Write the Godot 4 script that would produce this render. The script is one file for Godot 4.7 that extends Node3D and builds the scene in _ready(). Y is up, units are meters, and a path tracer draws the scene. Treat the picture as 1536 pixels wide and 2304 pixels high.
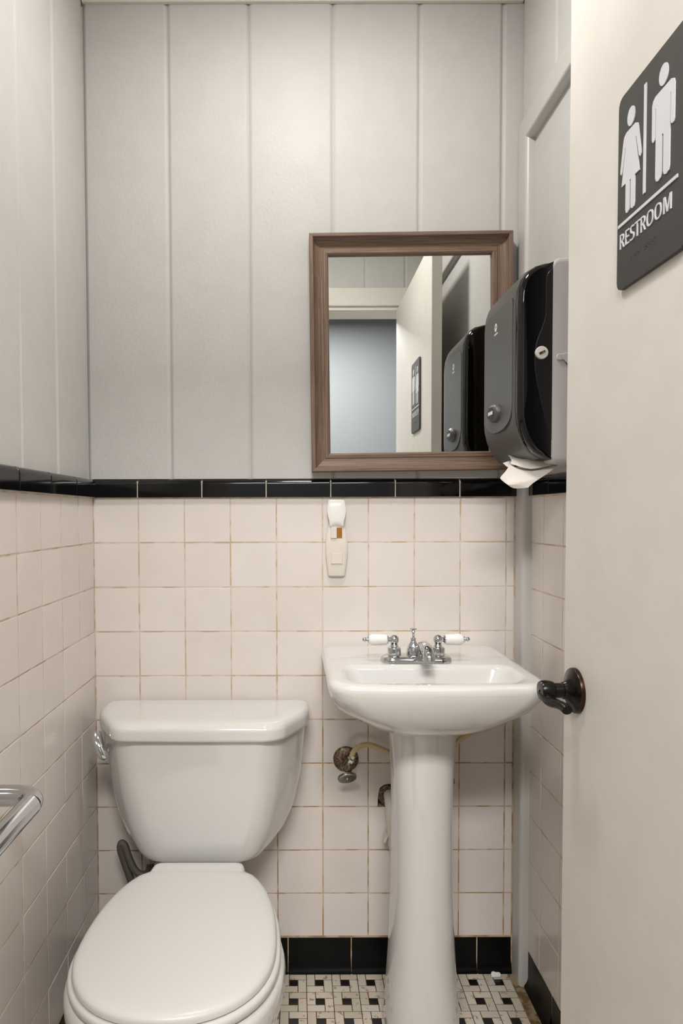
extends Node3D

# ---------------------------------------------------------------- measures
const F_PX := 1497.0
const CAM := Vector3(0, 1.116, 1.58682)
const LEFT_X := -0.48        # face of the left wall's tiles
const RIGHT_X := 0.546       # face of the right wall's tiles
const TILE_TOP := 1.1565
const ROW := 0.10675
const COL := 0.1097
const BASE_H := 0.089
const CAP_TOP := 1.2015
const CEIL := 2.42
const FRONT_Z := 1.26
const HALL_Z := 1.375

var M := {}
var used := {}
var rng := RandomNumberGenerator.new()
var mesh_cache := {}

# ---------------------------------------------------------------- mesh builder
class MB:
	var v := PackedVector3Array()
	var uv := PackedVector2Array()
	var t := PackedInt32Array()

	func put(p: Vector3, w := Vector2.ZERO) -> int:
		v.append(p); uv.append(w)
		return v.size() - 1

	func tri(a: int, b: int, c: int) -> void:
		t.append(a); t.append(b); t.append(c)

	func quad(a: int, b: int, c: int, d: int) -> void:
		tri(a, b, c); tri(a, c, d)

	func outward(from: int) -> void:      # turn the triangles added since `from` so that they face outward
		var mid := Vector3.ZERO
		for i in range(from, t.size()): mid += v[t[i]]
		mid /= maxi(1, t.size() - from)
		var vol := 0.0
		for i in range(from, t.size(), 3):
			vol += (v[t[i]] - mid).dot((v[t[i + 1]] - mid).cross(v[t[i + 2]] - mid))
		if vol < 0.0:
			for i in range(from, t.size(), 3):
				var k := t[i + 1]
				t[i + 1] = t[i + 2]; t[i + 2] = k

	func loft(rings: Array, around := true, caps := true, ends_join := false) -> void:
		var from := t.size()
		var n: int = rings[0].size()
		var at := []
		for r in rings:
			at.append(v.size())
			for p in r: put(p)
		var m := rings.size()
		for i in (m if ends_join else m - 1):
			var a: int = at[i]
			var b: int = at[(i + 1) % m]
			for k in (n if around else n - 1):
				var k2 := (k + 1) % n
				quad(a + k, a + k2, b + k2, b + k)
		if caps and not ends_join:
			for e in [0, m - 1]:
				var c := Vector3.ZERO
				for p in rings[e]: c += p
				var mid := put(c / n)
				var s: int = at[e]
				for k in n:
					if e == 0: tri(mid, s + (k + 1) % n, s + k)
					else: tri(mid, s + k, s + (k + 1) % n)
		outward(from)

	func tube(path: Array, radii, seg := 12, flat := 1.0) -> void:
		var rings := []
		var side := Vector3.ZERO
		var n := path.size()
		for i in n:
			var d: Vector3 = (path[mini(i + 1, n - 1)] - path[maxi(i - 1, 0)]).normalized()
			if side == Vector3.ZERO:
				side = d.cross(Vector3.UP if absf(d.y) < 0.9 else Vector3.RIGHT).normalized()
			side = (side - d * side.dot(d)).normalized()
			var up := side.cross(d)
			var r: float = radii[i] if radii is Array else radii
			var ring := PackedVector3Array()
			for k in seg:
				var a := TAU * k / seg
				ring.append(path[i] + side * cos(a) * r + up * sin(a) * r * flat)
			rings.append(ring)
		loft(rings)

	func lathe(profile: Array, seg: int, xf := Transform3D.IDENTITY) -> void:   # profile of (radius, height) about local y
		var rings := []
		for p in profile:
			var ring := PackedVector3Array()
			for k in seg:
				var a := TAU * k / seg
				ring.append(xf * Vector3(cos(a) * p.x, p.y, sin(a) * p.x))
			rings.append(ring)
		loft(rings)

	func prism(poly: PackedVector2Array, z0: float, z1: float, bevel := 0.0, xf := Transform3D.IDENTITY) -> void:
		var from := t.size()
		var levels := [[z0, 0.0], [z1 - bevel, 0.0]]
		if bevel > 0.0:
			levels.append([z1 - bevel * 0.35, bevel * 0.3]); levels.append([z1, bevel])
		var n := poly.size()
		var ccw := not Geometry2D.is_polygon_clockwise(poly)
		var inn := PackedVector2Array()
		for i in n:
			var a := (poly[i] - poly[(i + n - 1) % n]).normalized()
			var b := (poly[(i + 1) % n] - poly[i]).normalized()
			var na := Vector2(-a.y, a.x)
			var nb := Vector2(-b.y, b.x)
			var w := (na + nb).normalized() / maxf(0.4, (na + nb).length() * 0.5)
			inn.append(w if ccw else -w)
		var at := []
		for l in levels:
			at.append(v.size())
			for i in n:
				var q: Vector2 = poly[i] + inn[i] * l[1]
				put(xf * Vector3(q.x, q.y, l[0]), q)
		for j in levels.size() - 1:
			for k in n:
				quad(at[j] + k, at[j] + (k + 1) % n, at[j + 1] + (k + 1) % n, at[j + 1] + k)
		var tr := Geometry2D.triangulate_polygon(poly)
		var top: int = at[levels.size() - 1]
		for i in range(0, tr.size(), 3):
			if ccw == (_area(poly, tr[i], tr[i + 1], tr[i + 2]) > 0.0):
				tri(top + tr[i], top + tr[i + 1], top + tr[i + 2]); tri(at[0] + tr[i], at[0] + tr[i + 2], at[0] + tr[i + 1])
			else:
				tri(top + tr[i], top + tr[i + 2], top + tr[i + 1]); tri(at[0] + tr[i], at[0] + tr[i + 1], at[0] + tr[i + 2])
		outward(from)

	func _area(p: PackedVector2Array, a: int, b: int, c: int) -> float:
		return (p[b] - p[a]).cross(p[c] - p[a])

	func box(lo: Vector3, hi: Vector3, bevel := 0.0) -> void:
		var from := t.size()
		if bevel <= 0.0:
			var s := v.size()
			for i in 8: put(Vector3(hi.x if i & 1 else lo.x, hi.y if i & 2 else lo.y, hi.z if i & 4 else lo.z))
			for q in [[0, 2, 3, 1], [4, 5, 7, 6], [0, 1, 5, 4], [2, 6, 7, 3], [0, 4, 6, 2], [1, 3, 7, 5]]:
				quad(s + q[0], s + q[1], s + q[2], s + q[3])
			outward(from)
			return
		var b := bevel
		var r := []
		for l in [[lo.z, b], [lo.z + b, 0.0], [hi.z - b, 0.0], [hi.z, b]]:
			var i: float = l[1]
			var x0 := lo.x + i; var x1 := hi.x - i; var y0 := lo.y + i; var y1 := hi.y - i
			var c := b if i == 0.0 else b * 0.4
			r.append(PackedVector3Array([Vector3(x0 + c, y0, l[0]), Vector3(x1 - c, y0, l[0]), Vector3(x1, y0 + c, l[0]), Vector3(x1, y1 - c, l[0]), Vector3(x1 - c, y1, l[0]), Vector3(x0 + c, y1, l[0]), Vector3(x0, y1 - c, l[0]), Vector3(x0, y0 + c, l[0])]))
		loft(r)

	func move(xf: Transform3D) -> MB:
		for i in v.size(): v[i] = xf * v[i]
		return self

	func mesh(angle := 42.0) -> ArrayMesh:
		var nt := t.size() / 3
		var fn := PackedVector3Array(); fn.resize(nt)
		var un := PackedVector3Array(); un.resize(nt)
		var faces := []; faces.resize(v.size())
		for i in nt:
			var a := v[t[i * 3]]; var b := v[t[i * 3 + 1]]; var c := v[t[i * 3 + 2]]
			var x := (b - a).cross(c - a)
			fn[i] = x; un[i] = x.normalized()
			for k in 3:
				var at := t[i * 3 + k]
				if faces[at] == null: faces[at] = PackedInt32Array()
				faces[at].append(i)
		var lim := cos(deg_to_rad(angle))
		var ov := PackedVector3Array(); var on := PackedVector3Array(); var ou := PackedVector2Array()
		for i in nt:
			if fn[i].length_squared() < 1e-22: continue
			for k in [0, 2, 1]:
				var at := t[i * 3 + k]
				var s := Vector3.ZERO
				for j in faces[at]:
					if un[j].dot(un[i]) > lim: s += fn[j]
				ov.append(v[at]); on.append(s.normalized() if s.length_squared() > 0.0 else un[i]); ou.append(uv[at])
		var arr := []
		arr.resize(Mesh.ARRAY_MAX)
		arr[Mesh.ARRAY_VERTEX] = ov; arr[Mesh.ARRAY_NORMAL] = on; arr[Mesh.ARRAY_TEX_UV] = ou
		var m := ArrayMesh.new()
		m.add_surface_from_arrays(Mesh.PRIMITIVE_TRIANGLES, arr)
		return m

# ---------------------------------------------------------------- node helpers
func numbered(called: String) -> String:
	var n: int = used.get(called, 0)
	used[called] = n + 1
	return called if n == 0 else "%s_%03d" % [called, n]

func part(called: String, st, m: Material, parent: Node, angle := 42.0) -> MeshInstance3D:
	var o := MeshInstance3D.new()
	o.mesh = st.mesh(angle) if st is MB else st
	o.material_override = m
	o.cast_shadow = GeometryInstance3D.SHADOW_CASTING_SETTING_ON
	o.name = called
	var n := 0
	while parent.has_node(NodePath(String(o.name))):
		n += 1
		o.name = "%s_%03d" % [called, n]
	parent.add_child(o, true)
	return o

func pivot(called: String, parent: Node) -> Node3D:
	var o := Node3D.new()
	o.name = called
	parent.add_child(o, true)
	return o

func thing(called: String, label: String, category: String, at := Vector3.ZERO, kind := "", group := "") -> Node3D:
	var o := Node3D.new()
	o.name = numbered(called)
	add_child(o)
	o.position = at
	o.set_meta("label", label); o.set_meta("category", category)
	if kind: o.set_meta("kind", kind)
	if group: o.set_meta("group", group)
	return o

# ---------------------------------------------------------------- shape helpers
func round_poly(pts: Array, radii: Array, seg := 5) -> PackedVector2Array:
	var out := PackedVector2Array()
	var n := pts.size()
	for i in n:
		var p: Vector2 = pts[i]
		var a: Vector2 = pts[(i + n - 1) % n] - p
		var b: Vector2 = pts[(i + 1) % n] - p
		var r: float = radii[i % radii.size()]
		var ra := minf(r, a.length() * 0.49)
		var rb := minf(r, b.length() * 0.49)
		var s := p + a.normalized() * ra
		var e := p + b.normalized() * rb
		for k in seg + 1:
			var u := float(k) / seg
			out.append(s * (1 - u) * (1 - u) + p * 2 * u * (1 - u) * 0.86 + (s + e) * 0.5 * 2 * u * (1 - u) * 0.14 + e * u * u)
	return out

func level(outline: PackedVector2Array, y: float) -> PackedVector3Array:     # outline (x, z) at a height
	var r := PackedVector3Array()
	for p in outline: r.append(Vector3(p.x, y, p.y))
	return r

func egg(zb: float, zc: float, zf: float, w: float, wb: float, n := 14, rear := 0.64) -> PackedVector2Array:
	var half := []
	for i in n:
		var s := float(i) / n
		half.append(Vector2(wb + (w - wb) * sin(PI / 2 * pow(s, rear)), lerpf(zb, zc, s)))
	for i in n + 1:
		var a := PI / 2 * i / n
		half.append(Vector2(w * pow(maxf(cos(a), 0.0), 0.9), zc + (zf - zc) * pow(sin(a), 0.9)))
	var out := PackedVector2Array()
	out.append(Vector2(0, zb))
	for p in half: out.append(p)
	for i in range(half.size() - 2, -1, -1): out.append(Vector2(-half[i].x, half[i].y))
	return out

func ellipse(c: Vector2, rx: float, ry: float, n := 24) -> PackedVector2Array:
	var o := PackedVector2Array()
	for k in n: o.append(c + Vector2(cos(TAU * k / n) * rx, sin(TAU * k / n) * ry))
	return o

func smooth(pts: Array, per := 5) -> Array:     # Catmull-Rom through the points
	var out := []
	for i in pts.size() - 1:
		var a = pts[maxi(i - 1, 0)]; var b = pts[i]; var c = pts[i + 1]; var d = pts[mini(i + 2, pts.size() - 1)]
		for k in per:
			var u := float(k) / per
			out.append(0.5 * ((2.0 * b) + (c - a) * u + (2.0 * a - 5.0 * b + 4.0 * c - d) * u * u + (3.0 * b - a - 3.0 * c + d) * u * u * u))
	out.append(pts[-1])
	return out

# ---------------------------------------------------------------- materials
func noise_image(freq: float, seed_: int, size := 512, octaves := 3, stretch := Vector2.ONE) -> Image:
	var n := FastNoiseLite.new()
	n.noise_type = FastNoiseLite.TYPE_SIMPLEX_SMOOTH
	n.seed = seed_; n.frequency = freq
	n.fractal_octaves = octaves
	var im := n.get_seamless_image(size, size)
	if stretch != Vector2.ONE:
		im.resize(int(size * stretch.x), int(size * stretch.y), Image.INTERPOLATE_CUBIC)
	im.convert(Image.FORMAT_RGB8)
	return im

func tinted(src: Image, low: Color, high: Color, lo := 0.0, hi := 1.0) -> ImageTexture:
	var im := Image.create(src.get_width(), src.get_height(), false, Image.FORMAT_RGB8)
	for y in src.get_height():
		for x in src.get_width():
			im.set_pixel(x, y, low.lerp(high, smoothstep(lo, hi, src.get_pixel(x, y).r)))
	return ImageTexture.create_from_image(im)

func mat(called: String, color: Color, rough: float, metal := 0.0, spec := 0.5) -> StandardMaterial3D:
	var m := StandardMaterial3D.new()
	m.resource_name = called
	m.albedo_color = color; m.roughness = rough; m.metallic = metal; m.metallic_specular = spec
	M[called] = m
	return m

func world_map(m: StandardMaterial3D, repeat_m: float, albedo: Texture2D = null, height: Texture2D = null, relief_cm := 0.0) -> void:
	m.uv1_triplanar = true; m.uv1_world_triplanar = true
	m.uv1_scale = Vector3.ONE / repeat_m
	if albedo:
		m.albedo_texture = albedo
	if height:
		m.heightmap_enabled = true; m.heightmap_texture = height; m.heightmap_scale = relief_cm

func make_materials() -> void:
	var peel := ImageTexture.create_from_image(noise_image(0.055, 11, 512, 2, Vector2(1.0, 0.5)))
	var soft := noise_image(0.012, 5, 256, 4)
	var grime := noise_image(0.02, 23, 512, 5)
	var fine := noise_image(0.09, 31, 256, 3)
	var fine_t := ImageTexture.create_from_image(fine)
	# painted wall boards: semi-gloss grey with roller stipple
	var p := mat("wall_paint", Color(1, 1, 1), 0.34, 0.0, 0.17)
	world_map(p, 0.3, tinted(soft, Color(0.760, 0.755, 0.746), Color(0.767, 0.762, 0.753), 0.3, 0.7), peel, 0.03)
	p = mat("casing_paint", Color(0.758, 0.750, 0.736), 0.36)
	world_map(p, 0.3, null, peel, 0.015)
	p = mat("door_paint", Color(0.842, 0.822, 0.798), 0.5)
	world_map(p, 0.35, tinted(soft, Color(0.99, 0.99, 0.985), Color(1, 1, 1), 0.3, 0.7), peel, 0.01)
	p = mat("ceiling_paint", Color(0.84, 0.825, 0.79), 0.8)
	p = mat("hall_paint", Color(0.462, 0.475, 0.492), 0.8)
	world_map(p, 0.4, null, peel, 0.03)
	# glazed wall tiles, four close tones
	var tones := [Color(0.868, 0.836, 0.814), Color(0.860, 0.829, 0.806), Color(0.873, 0.843, 0.822), Color(0.862, 0.828, 0.808)]
	var mottle := tinted(soft, Color(0.991, 0.991, 0.988), Color(1, 1, 1), 0.3, 0.7)
	for i in 4:
		p = mat("tile_%d" % i, tones[i], 0.2, 0.0, 0.5)
		world_map(p, 0.5, mottle, fine_t, 0.004)
	p = mat("grout", Color(1, 1, 1), 0.9, 0.0, 0.3)
	world_map(p, 0.6, tinted(grime, Color(0.74, 0.66, 0.56), Color(0.82, 0.77, 0.71), 0.3, 0.6), fine_t, 0.02)
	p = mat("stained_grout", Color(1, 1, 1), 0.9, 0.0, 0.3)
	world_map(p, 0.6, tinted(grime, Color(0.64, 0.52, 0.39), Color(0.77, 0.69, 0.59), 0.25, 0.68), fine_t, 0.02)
	p = mat("light_grout", Color(0.80, 0.77, 0.72), 0.9, 0.0, 0.3)
	p = mat("black_tile", Color(0.03, 0.03, 0.032), 0.08, 0.0, 0.5)
	mat("black_base", Color(0.03, 0.029, 0.028), 0.32, 0.0, 0.3)
	# floor mosaic
	var dirt := tinted(grime, Color(0.74, 0.68, 0.60), Color(1, 1, 1), 0.12, 0.3)
	var ft := [Color(0.80, 0.76, 0.70), Color(0.77, 0.73, 0.67), Color(0.82, 0.78, 0.73)]
	for i in 3:
		p = mat("mosaic_white_%d" % i, ft[i], 0.42, 0.0, 0.5)
		world_map(p, 0.22, dirt, fine_t, 0.008)
	p = mat("mosaic_black", Color(0.05, 0.047, 0.043), 0.35)
	world_map(p, 0.22, tinted(grime, Color(1, 1, 1), Color(0.9, 0.88, 0.85), 0.3, 0.6), fine_t, 0.008)
	p = mat("floor_grout", Color(0.36, 0.29, 0.22), 0.95, 0.0, 0.2)
	world_map(p, 0.3, tinted(grime, Color(0.8, 0.75, 0.7), Color(1, 1, 1), 0.3, 0.6))
	p = mat("edge_mortar", Color(1, 1, 1), 0.95, 0.0, 0.2)
	world_map(p, 0.3, tinted(grime, Color(0.44, 0.36, 0.27), Color(0.62, 0.54, 0.44), 0.3, 0.65), fine_t, 0.03)
	# porcelain, metals, plastics
	p = mat("porcelain", Color(0.825, 0.82, 0.81), 0.1, 0.0, 0.5)
	p.clearcoat_enabled = true; p.clearcoat = 0.6; p.clearcoat_roughness = 0.04
	p = mat("seat_plastic", Color(0.80, 0.795, 0.785), 0.3, 0.0, 0.4)
	mat("handle_porcelain", Color(0.90, 0.895, 0.89), 0.08)
	mat("chrome", Color(0.80, 0.81, 0.82), 0.05, 1.0)
	p = mat("bar_chrome", Color(0.76, 0.77, 0.78), 0.1, 1.0)
	p = mat("tarnished_metal", Color(1, 1, 1), 0.42, 0.85)
	world_map(p, 0.08, tinted(grime, Color(0.34, 0.28, 0.21), Color(0.60, 0.54, 0.46), 0.25, 0.7), fine_t, 0.015)
	mat("dull_chrome", Color(0.70, 0.70, 0.68), 0.18, 1.0)
	mat("cream_tube", Color(0.80, 0.72, 0.55), 0.45)
	mat("white_pipe", Color(0.80, 0.78, 0.73), 0.4)
	p = mat("braided_hose", Color(0.42, 0.40, 0.37), 0.45, 0.6)
	world_map(p, 0.012, null, fine_t, 0.05)
	mat("cavity", Color(0.05, 0.045, 0.04), 0.95)
	mat("bronze", Color(0.085, 0.075, 0.068), 0.26, 0.55)
	mat("bronze_edge", Color(0.20, 0.12, 0.085), 0.3, 0.75)
	mat("black_plastic", Color(0.035, 0.035, 0.038), 0.1, 0.0, 0.5)
	mat("black_satin", Color(0.055, 0.055, 0.06), 0.3)
	mat("smoke_plastic", Color(0.34, 0.335, 0.325), 0.4, 0.15)
	mat("seam_dark", Color(0.13, 0.13, 0.13), 0.5)
	mat("light_plastic", Color(0.74, 0.73, 0.72), 0.45)
	mat("lock_plastic", Color(0.82, 0.81, 0.78), 0.4)
	mat("print_white", Color(0.90, 0.90, 0.90), 0.5)
	p = mat("paper", Color(0.84, 0.815, 0.785), 0.9)
	p.backlight_enabled = true; p.backlight = Color(0.25, 0.25, 0.25)
	mat("switch_plastic", Color(0.855, 0.825, 0.785), 0.35)
	mat("hood_plastic", Color(0.88, 0.87, 0.85), 0.15)
	mat("amber_plastic", Color(0.60, 0.40, 0.14), 0.4)
	p = mat("sign_plate", Color(0.20, 0.195, 0.185), 0.48)
	world_map(p, 0.05, null, fine_t, 0.004)
	mat("sign_edge", Color(0.05, 0.05, 0.05), 0.5)
	mat("sign_raised", Color(0.80, 0.80, 0.815), 0.45)
	var mir := mat("mirror_silver", Color(0.93, 0.94, 0.93), 0.0, 1.0)
	mir.roughness = 0.01
	# wood grain: streaks along u, built in an image
	var g1 := FastNoiseLite.new(); g1.seed = 3; g1.frequency = 0.05; g1.fractal_octaves = 4
	var g2 := FastNoiseLite.new(); g2.seed = 9; g2.frequency = 0.012; g2.fractal_octaves = 2
	var im := Image.create(512, 256, false, Image.FORMAT_RGB8)
	for y in 256:
		for x in 512:
			var warp := g2.get_noise_2d(x, y * 0.6) * 6.0
			var s := g1.get_noise_2d(x * 0.04, y * 3.4 + warp) * 0.5 + 0.5
			var s2 := g1.get_noise_2d(x * 0.16 + 900, y * 6.0) * 0.5 + 0.5
			var c := Color(0.37, 0.29, 0.235).lerp(Color(0.535, 0.445, 0.375), smoothstep(0.25, 0.75, s * 0.55 + s2 * 0.45))
			im.set_pixel(x, y, c)
	p = mat("frame_wood", Color(1, 1, 1), 0.5)
	p.albedo_texture = ImageTexture.create_from_image(im)
	# lamps
	p = mat("lamp_glass", Color(0.95, 0.94, 0.92), 0.4)
	p.emission_enabled = true; p.emission = Color(1.0, 0.95, 0.88); p.emission_energy_multiplier = 4.0
	p = mat("panel_glow", Color(0.95, 0.95, 0.95), 0.5)
	p.emission_enabled = true; p.emission = Color(1.0, 0.99, 0.975); p.emission_energy_multiplier = 3.0
	mat("lamp_base", Color(0.85, 0.85, 0.84), 0.5)

# ---------------------------------------------------------------- tiled walls
func tile_mesh(w: float, h: float, b := 0.0016, thick := 0.006) -> ArrayMesh:    # face at z = 0, lower left corner at the origin
	var key := "t%d_%d_%d" % [roundi(w * 1e4), roundi(h * 1e4), roundi(b * 1e5)]
	if not mesh_cache.has(key):
		var mb := MB.new()
		var r := []
		for l in [[-thick, 0.0], [-b, 0.0], [-b * 0.3, b * 0.35], [0.0, b * 1.2]]:
			var i: float = l[1]
			r.append(PackedVector3Array([Vector3(i, i, l[0]), Vector3(w - i, i, l[0]), Vector3(w - i, h - i, l[0]), Vector3(i, h - i, l[0])]))
		mb.loft(r, true, false)
		var s := mb.v.size() - 4
		mb.quad(s, s + 1, s + 2, s + 3)
		mesh_cache[key] = mb.mesh(35.0)
	return mesh_cache[key]

func cap_mesh(w: float) -> ArrayMesh:      # quarter-round black cap, its back at z = -0.004
	var key := "c%d" % roundi(w * 1e4)
	if not mesh_cache.has(key):
		var h := CAP_TOP - TILE_TOP - 0.0015
		var prof := [Vector2(-0.006, 0.0), Vector2(0.0075, 0.0), Vector2(0.0085, 0.001)]
		for k in 8:
			var a := PI / 2 * k / 7
			prof.append(Vector2(-0.0045 + 0.013 * cos(a), h - 0.013 + 0.013 * sin(a)))
		prof.append(Vector2(-0.006, h))
		var r := []
		for l in [[0.0, 0.0014], [0.0008, 0.0003], [0.002, 0.0], [w - 0.002, 0.0], [w - 0.0008, 0.0003], [w, 0.0014]]:
			var ring := PackedVector3Array()
			for q in prof: ring.append(Vector3(l[0], q.y, q.x - l[1]))
			r.append(ring)
		var mb := MB.new()
		mb.loft(r)
		mesh_cache[key] = mb.mesh(40.0)
	return mesh_cache[key]

func base_mesh(w: float) -> ArrayMesh:      # black base tile with a coved foot
	var key := "b%d" % roundi(w * 1e4)
	if not mesh_cache.has(key):
		var h := BASE_H - 0.002
		var prof := [Vector2(-0.006, 0.0), Vector2(0.009, 0.0), Vector2(0.0085, 0.004), Vector2(0.005, 0.009), Vector2(0.0015, 0.016), Vector2(0.0, 0.024), Vector2(0.0, h - 0.002), Vector2(-0.002, h), Vector2(-0.006, h)]
		var r := []
		for l in [[0.0, 0.0012], [0.0012, 0.0], [w - 0.0012, 0.0], [w, 0.0012]]:
			var ring := PackedVector3Array()
			for q in prof: ring.append(Vector3(l[0], q.y, q.x - l[1]))
			r.append(ring)
		var mb := MB.new()
		mb.loft(r)
		mesh_cache[key] = mb.mesh(40.0)
	return mesh_cache[key]

func board_mesh(w: float, h: float) -> ArrayMesh:       # a painted wall board with eased edges
	var key := "p%d_%d" % [roundi(w * 1e4), roundi(h * 1e4)]
	if not mesh_cache.has(key):
		var mb := MB.new()
		var r := []
		var b := 0.0075
		for l in [[-0.014, 0.0], [-0.0050, 0.0], [-0.0035, 0.0007], [-0.0009, b * 0.72], [0.0, b]]:
			var i: float = l[1]
			r.append(PackedVector3Array([Vector3(i, 0, l[0]), Vector3(w - i, 0, l[0]), Vector3(w - i, h, l[0]), Vector3(i, h, l[0])]))
		mb.loft(r, true, false)
		var s := mb.v.size() - 4
		mb.quad(s, s + 1, s + 2, s + 3)
		mesh_cache[key] = mb.mesh(50.0)
	return mesh_cache[key]

# A wall's own axes: x along it to the viewer's right, y up, z out of it into the room.
func tiled(wall: Node3D, x_edges: Array, cap_edges: Array, base_edges: Array, skip := []) -> void:
	var g := 0.0011
	for c in x_edges.size() - 1:
		var x0: float = x_edges[c]; var x1: float = x_edges[c + 1]
		for r in 10:
			if Vector2i(c, r) in skip: continue
			var y0 := TILE_TOP - ROW * (r + 1)
			var o := part("tile", tile_mesh(x1 - x0 - 2 * g, ROW - 2 * g), M["tile_%d" % rng.randi_range(0, 3)], wall)
			o.position = Vector3(x0 + g, y0 + g, rng.randf_range(-0.0004, 0.0002))
			o.rotation = Vector3(rng.randf_range(-0.003, 0.003), rng.randf_range(-0.003, 0.003), rng.randf_range(-0.002, 0.002))
	for c in cap_edges.size() - 1:
		var o := part("cap_tile", cap_mesh(cap_edges[c + 1] - cap_edges[c] - 0.0024), M.black_tile, wall)
		o.position = Vector3(cap_edges[c] + 0.0012, TILE_TOP + 0.0012, 0)
	for c in base_edges.size() - 1:
		var o := part("base_tile", base_mesh(base_edges[c + 1] - base_edges[c] - 0.0022), M.black_base, wall)
		o.position = Vector3(base_edges[c] + 0.0011, 0.0, 0)

func boards(wall: Node3D, x_edges: Array, y0: float, y1: float, z := 0.0) -> void:
	for c in x_edges.size() - 1:
		var o := part("board", board_mesh(x_edges[c + 1] - x_edges[c] - 0.0022, y1 - y0), M.wall_paint, wall)
		o.position = Vector3(x_edges[c] + 0.0011, y0, z + rng.randf_range(-0.0006, 0.0006))
		o.rotation.y = rng.randf_range(-0.002, 0.002)

func slab(called: String, wall: Node3D, lo: Vector3, hi: Vector3, m: Material) -> MeshInstance3D:
	var mb := MB.new()
	mb.box(lo, hi)
	return part(called, mb, m, wall)

func build_walls() -> void:
	# back wall
	var w := thing("wall_back", "back wall of grey painted boards above pale pink square tiles", "wall", Vector3.ZERO, "structure")
	var xs := [LEFT_X]
	for k in range(-3, 6): xs.append(-0.0438 + COL * k)
	xs.append(0.5245)
	var caps := [LEFT_X, -0.3725, -0.2200, -0.0675, 0.0855, 0.2385, 0.3915, 0.5275]
	var bases := [LEFT_X, -0.325, -0.1725, -0.0195, 0.1345, 0.2875, 0.4405, 0.5245]
	tiled(w, xs, caps, bases, [Vector2i(6, 6)])
	# the tile with the notch for the drain pipe
	var g := 0.0011
	var x0: float = xs[6] + g; var x1: float = xs[7] - g
	var y0 := TILE_TOP - ROW * 7 + g; var y1 := TILE_TOP - ROW * 6 - g
	var mb := MB.new()
	mb.prism(PackedVector2Array([Vector2(x0, y0), Vector2(0.1985, y0), Vector2(0.1995, y0 + 0.022), Vector2(0.2035, y0 + 0.044), Vector2(0.214, y0 + 0.052), Vector2(0.226, y0 + 0.0545), Vector2(0.245, y0 + 0.052), Vector2(0.262, y0 + 0.042), Vector2(0.264, y0), Vector2(x1, y0), Vector2(x1, y1), Vector2(x0, y1)]), -0.006, 0.0, 0.0012)
	part("tile", mb, M.tile_1, w)
	# backing with a real hole behind the notch
	mb = MB.new()
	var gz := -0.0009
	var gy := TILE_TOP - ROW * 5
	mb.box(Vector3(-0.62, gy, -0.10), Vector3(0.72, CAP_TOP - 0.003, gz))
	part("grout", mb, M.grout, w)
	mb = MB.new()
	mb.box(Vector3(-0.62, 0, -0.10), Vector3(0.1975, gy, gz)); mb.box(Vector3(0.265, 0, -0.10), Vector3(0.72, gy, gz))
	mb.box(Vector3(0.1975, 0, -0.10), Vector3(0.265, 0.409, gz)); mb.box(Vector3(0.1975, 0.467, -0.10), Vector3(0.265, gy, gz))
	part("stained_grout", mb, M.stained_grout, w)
	slab("pipe_cavity", w, Vector3(0.19, 0.40, -0.16), Vector3(0.27, 0.475, -0.09), M.cavity)
	slab("cap_joint", w, Vector3(LEFT_X, TILE_TOP + 0.001, -0.02), Vector3(0.5265, CAP_TOP - 0.006, 0.006), M.light_grout)
	boards(w, [-0.4905, -0.2935, -0.1045, 0.092, 0.2945, 0.489, 0.56], CAP_TOP, CEIL)
	slab("backing", w, Vector3(-0.62, CAP_TOP - 0.003, -0.10), Vector3(0.72, CEIL + 0.1, -0.0048), M.wall_paint)
	# left wall
	w = thing("wall_left", "left wall with grey boards over square tiles beside the toilet", "wall", Vector3(LEFT_X, 0, 0), "structure")
	w.rotation.y = PI / 2
	var ls := []
	for k in 11: ls.append(-(0.1068 + 0.11017 * (10 - k)))
	ls.append(0.0)
	ls[0] = -FRONT_Z
	var lc := [-FRONT_Z, -1.195, -1.0445, -0.894, -0.743, -0.5925, -0.442, -0.2915, -0.141, 0.0]
	tiled(w, ls, lc, [-FRONT_Z, -1.13, -0.9775, -0.825, -0.6725, -0.52, -0.3675, -0.215, -0.0625, 0.0])
	slab("grout", w, Vector3(-FRONT_Z - 0.02, 0, -0.10), Vector3(0.02, CAP_TOP - 0.003, -0.0009), M.grout)
	slab("cap_joint", w, Vector3(-FRONT_Z, TILE_TOP + 0.001, -0.02), Vector3(0.0, CAP_TOP - 0.006, 0.006), M.light_grout)
	boards(w, [-FRONT_Z, -1.13, -0.945, -0.757, -0.571, -0.384, -0.2, 0.0], CAP_TOP, CEIL, -0.010)
	slab("backing", w, Vector3(-FRONT_Z - 0.02, CAP_TOP - 0.003, -0.10), Vector3(0.02, CEIL + 0.1, -0.0148), M.wall_paint)
	# right wall, with the blocked doorway
	w = thing("wall_right", "right wall behind the open door, tiled low and smooth grey above", "wall", Vector3(RIGHT_X, 0, 0), "structure")
	w.rotation.y = -PI / 2
	var rs := [0.052]
	for k in 10: rs.append(0.125 + 0.1075 * k)
	rs.append(FRONT_Z)
	tiled(w, rs, [0.052, 0.1735, 0.3265, 0.4795, 0.6325, 0.7855, 0.9385, 1.0915, FRONT_Z], [0.052, 0.197, 0.3495, 0.502, 0.6545, 0.807, 0.9595, 1.112, FRONT_Z])
	slab("grout", w, Vector3(-0.02, 0, -0.10), Vector3(FRONT_Z + 0.02, CAP_TOP - 0.003, -0.0009), M.grout)
	slab("cap_joint", w, Vector3(0.052, TILE_TOP + 0.001, -0.02), Vector3(FRONT_Z, CAP_TOP - 0.006, 0.006), M.light_grout)
	mb = MB.new()
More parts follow.
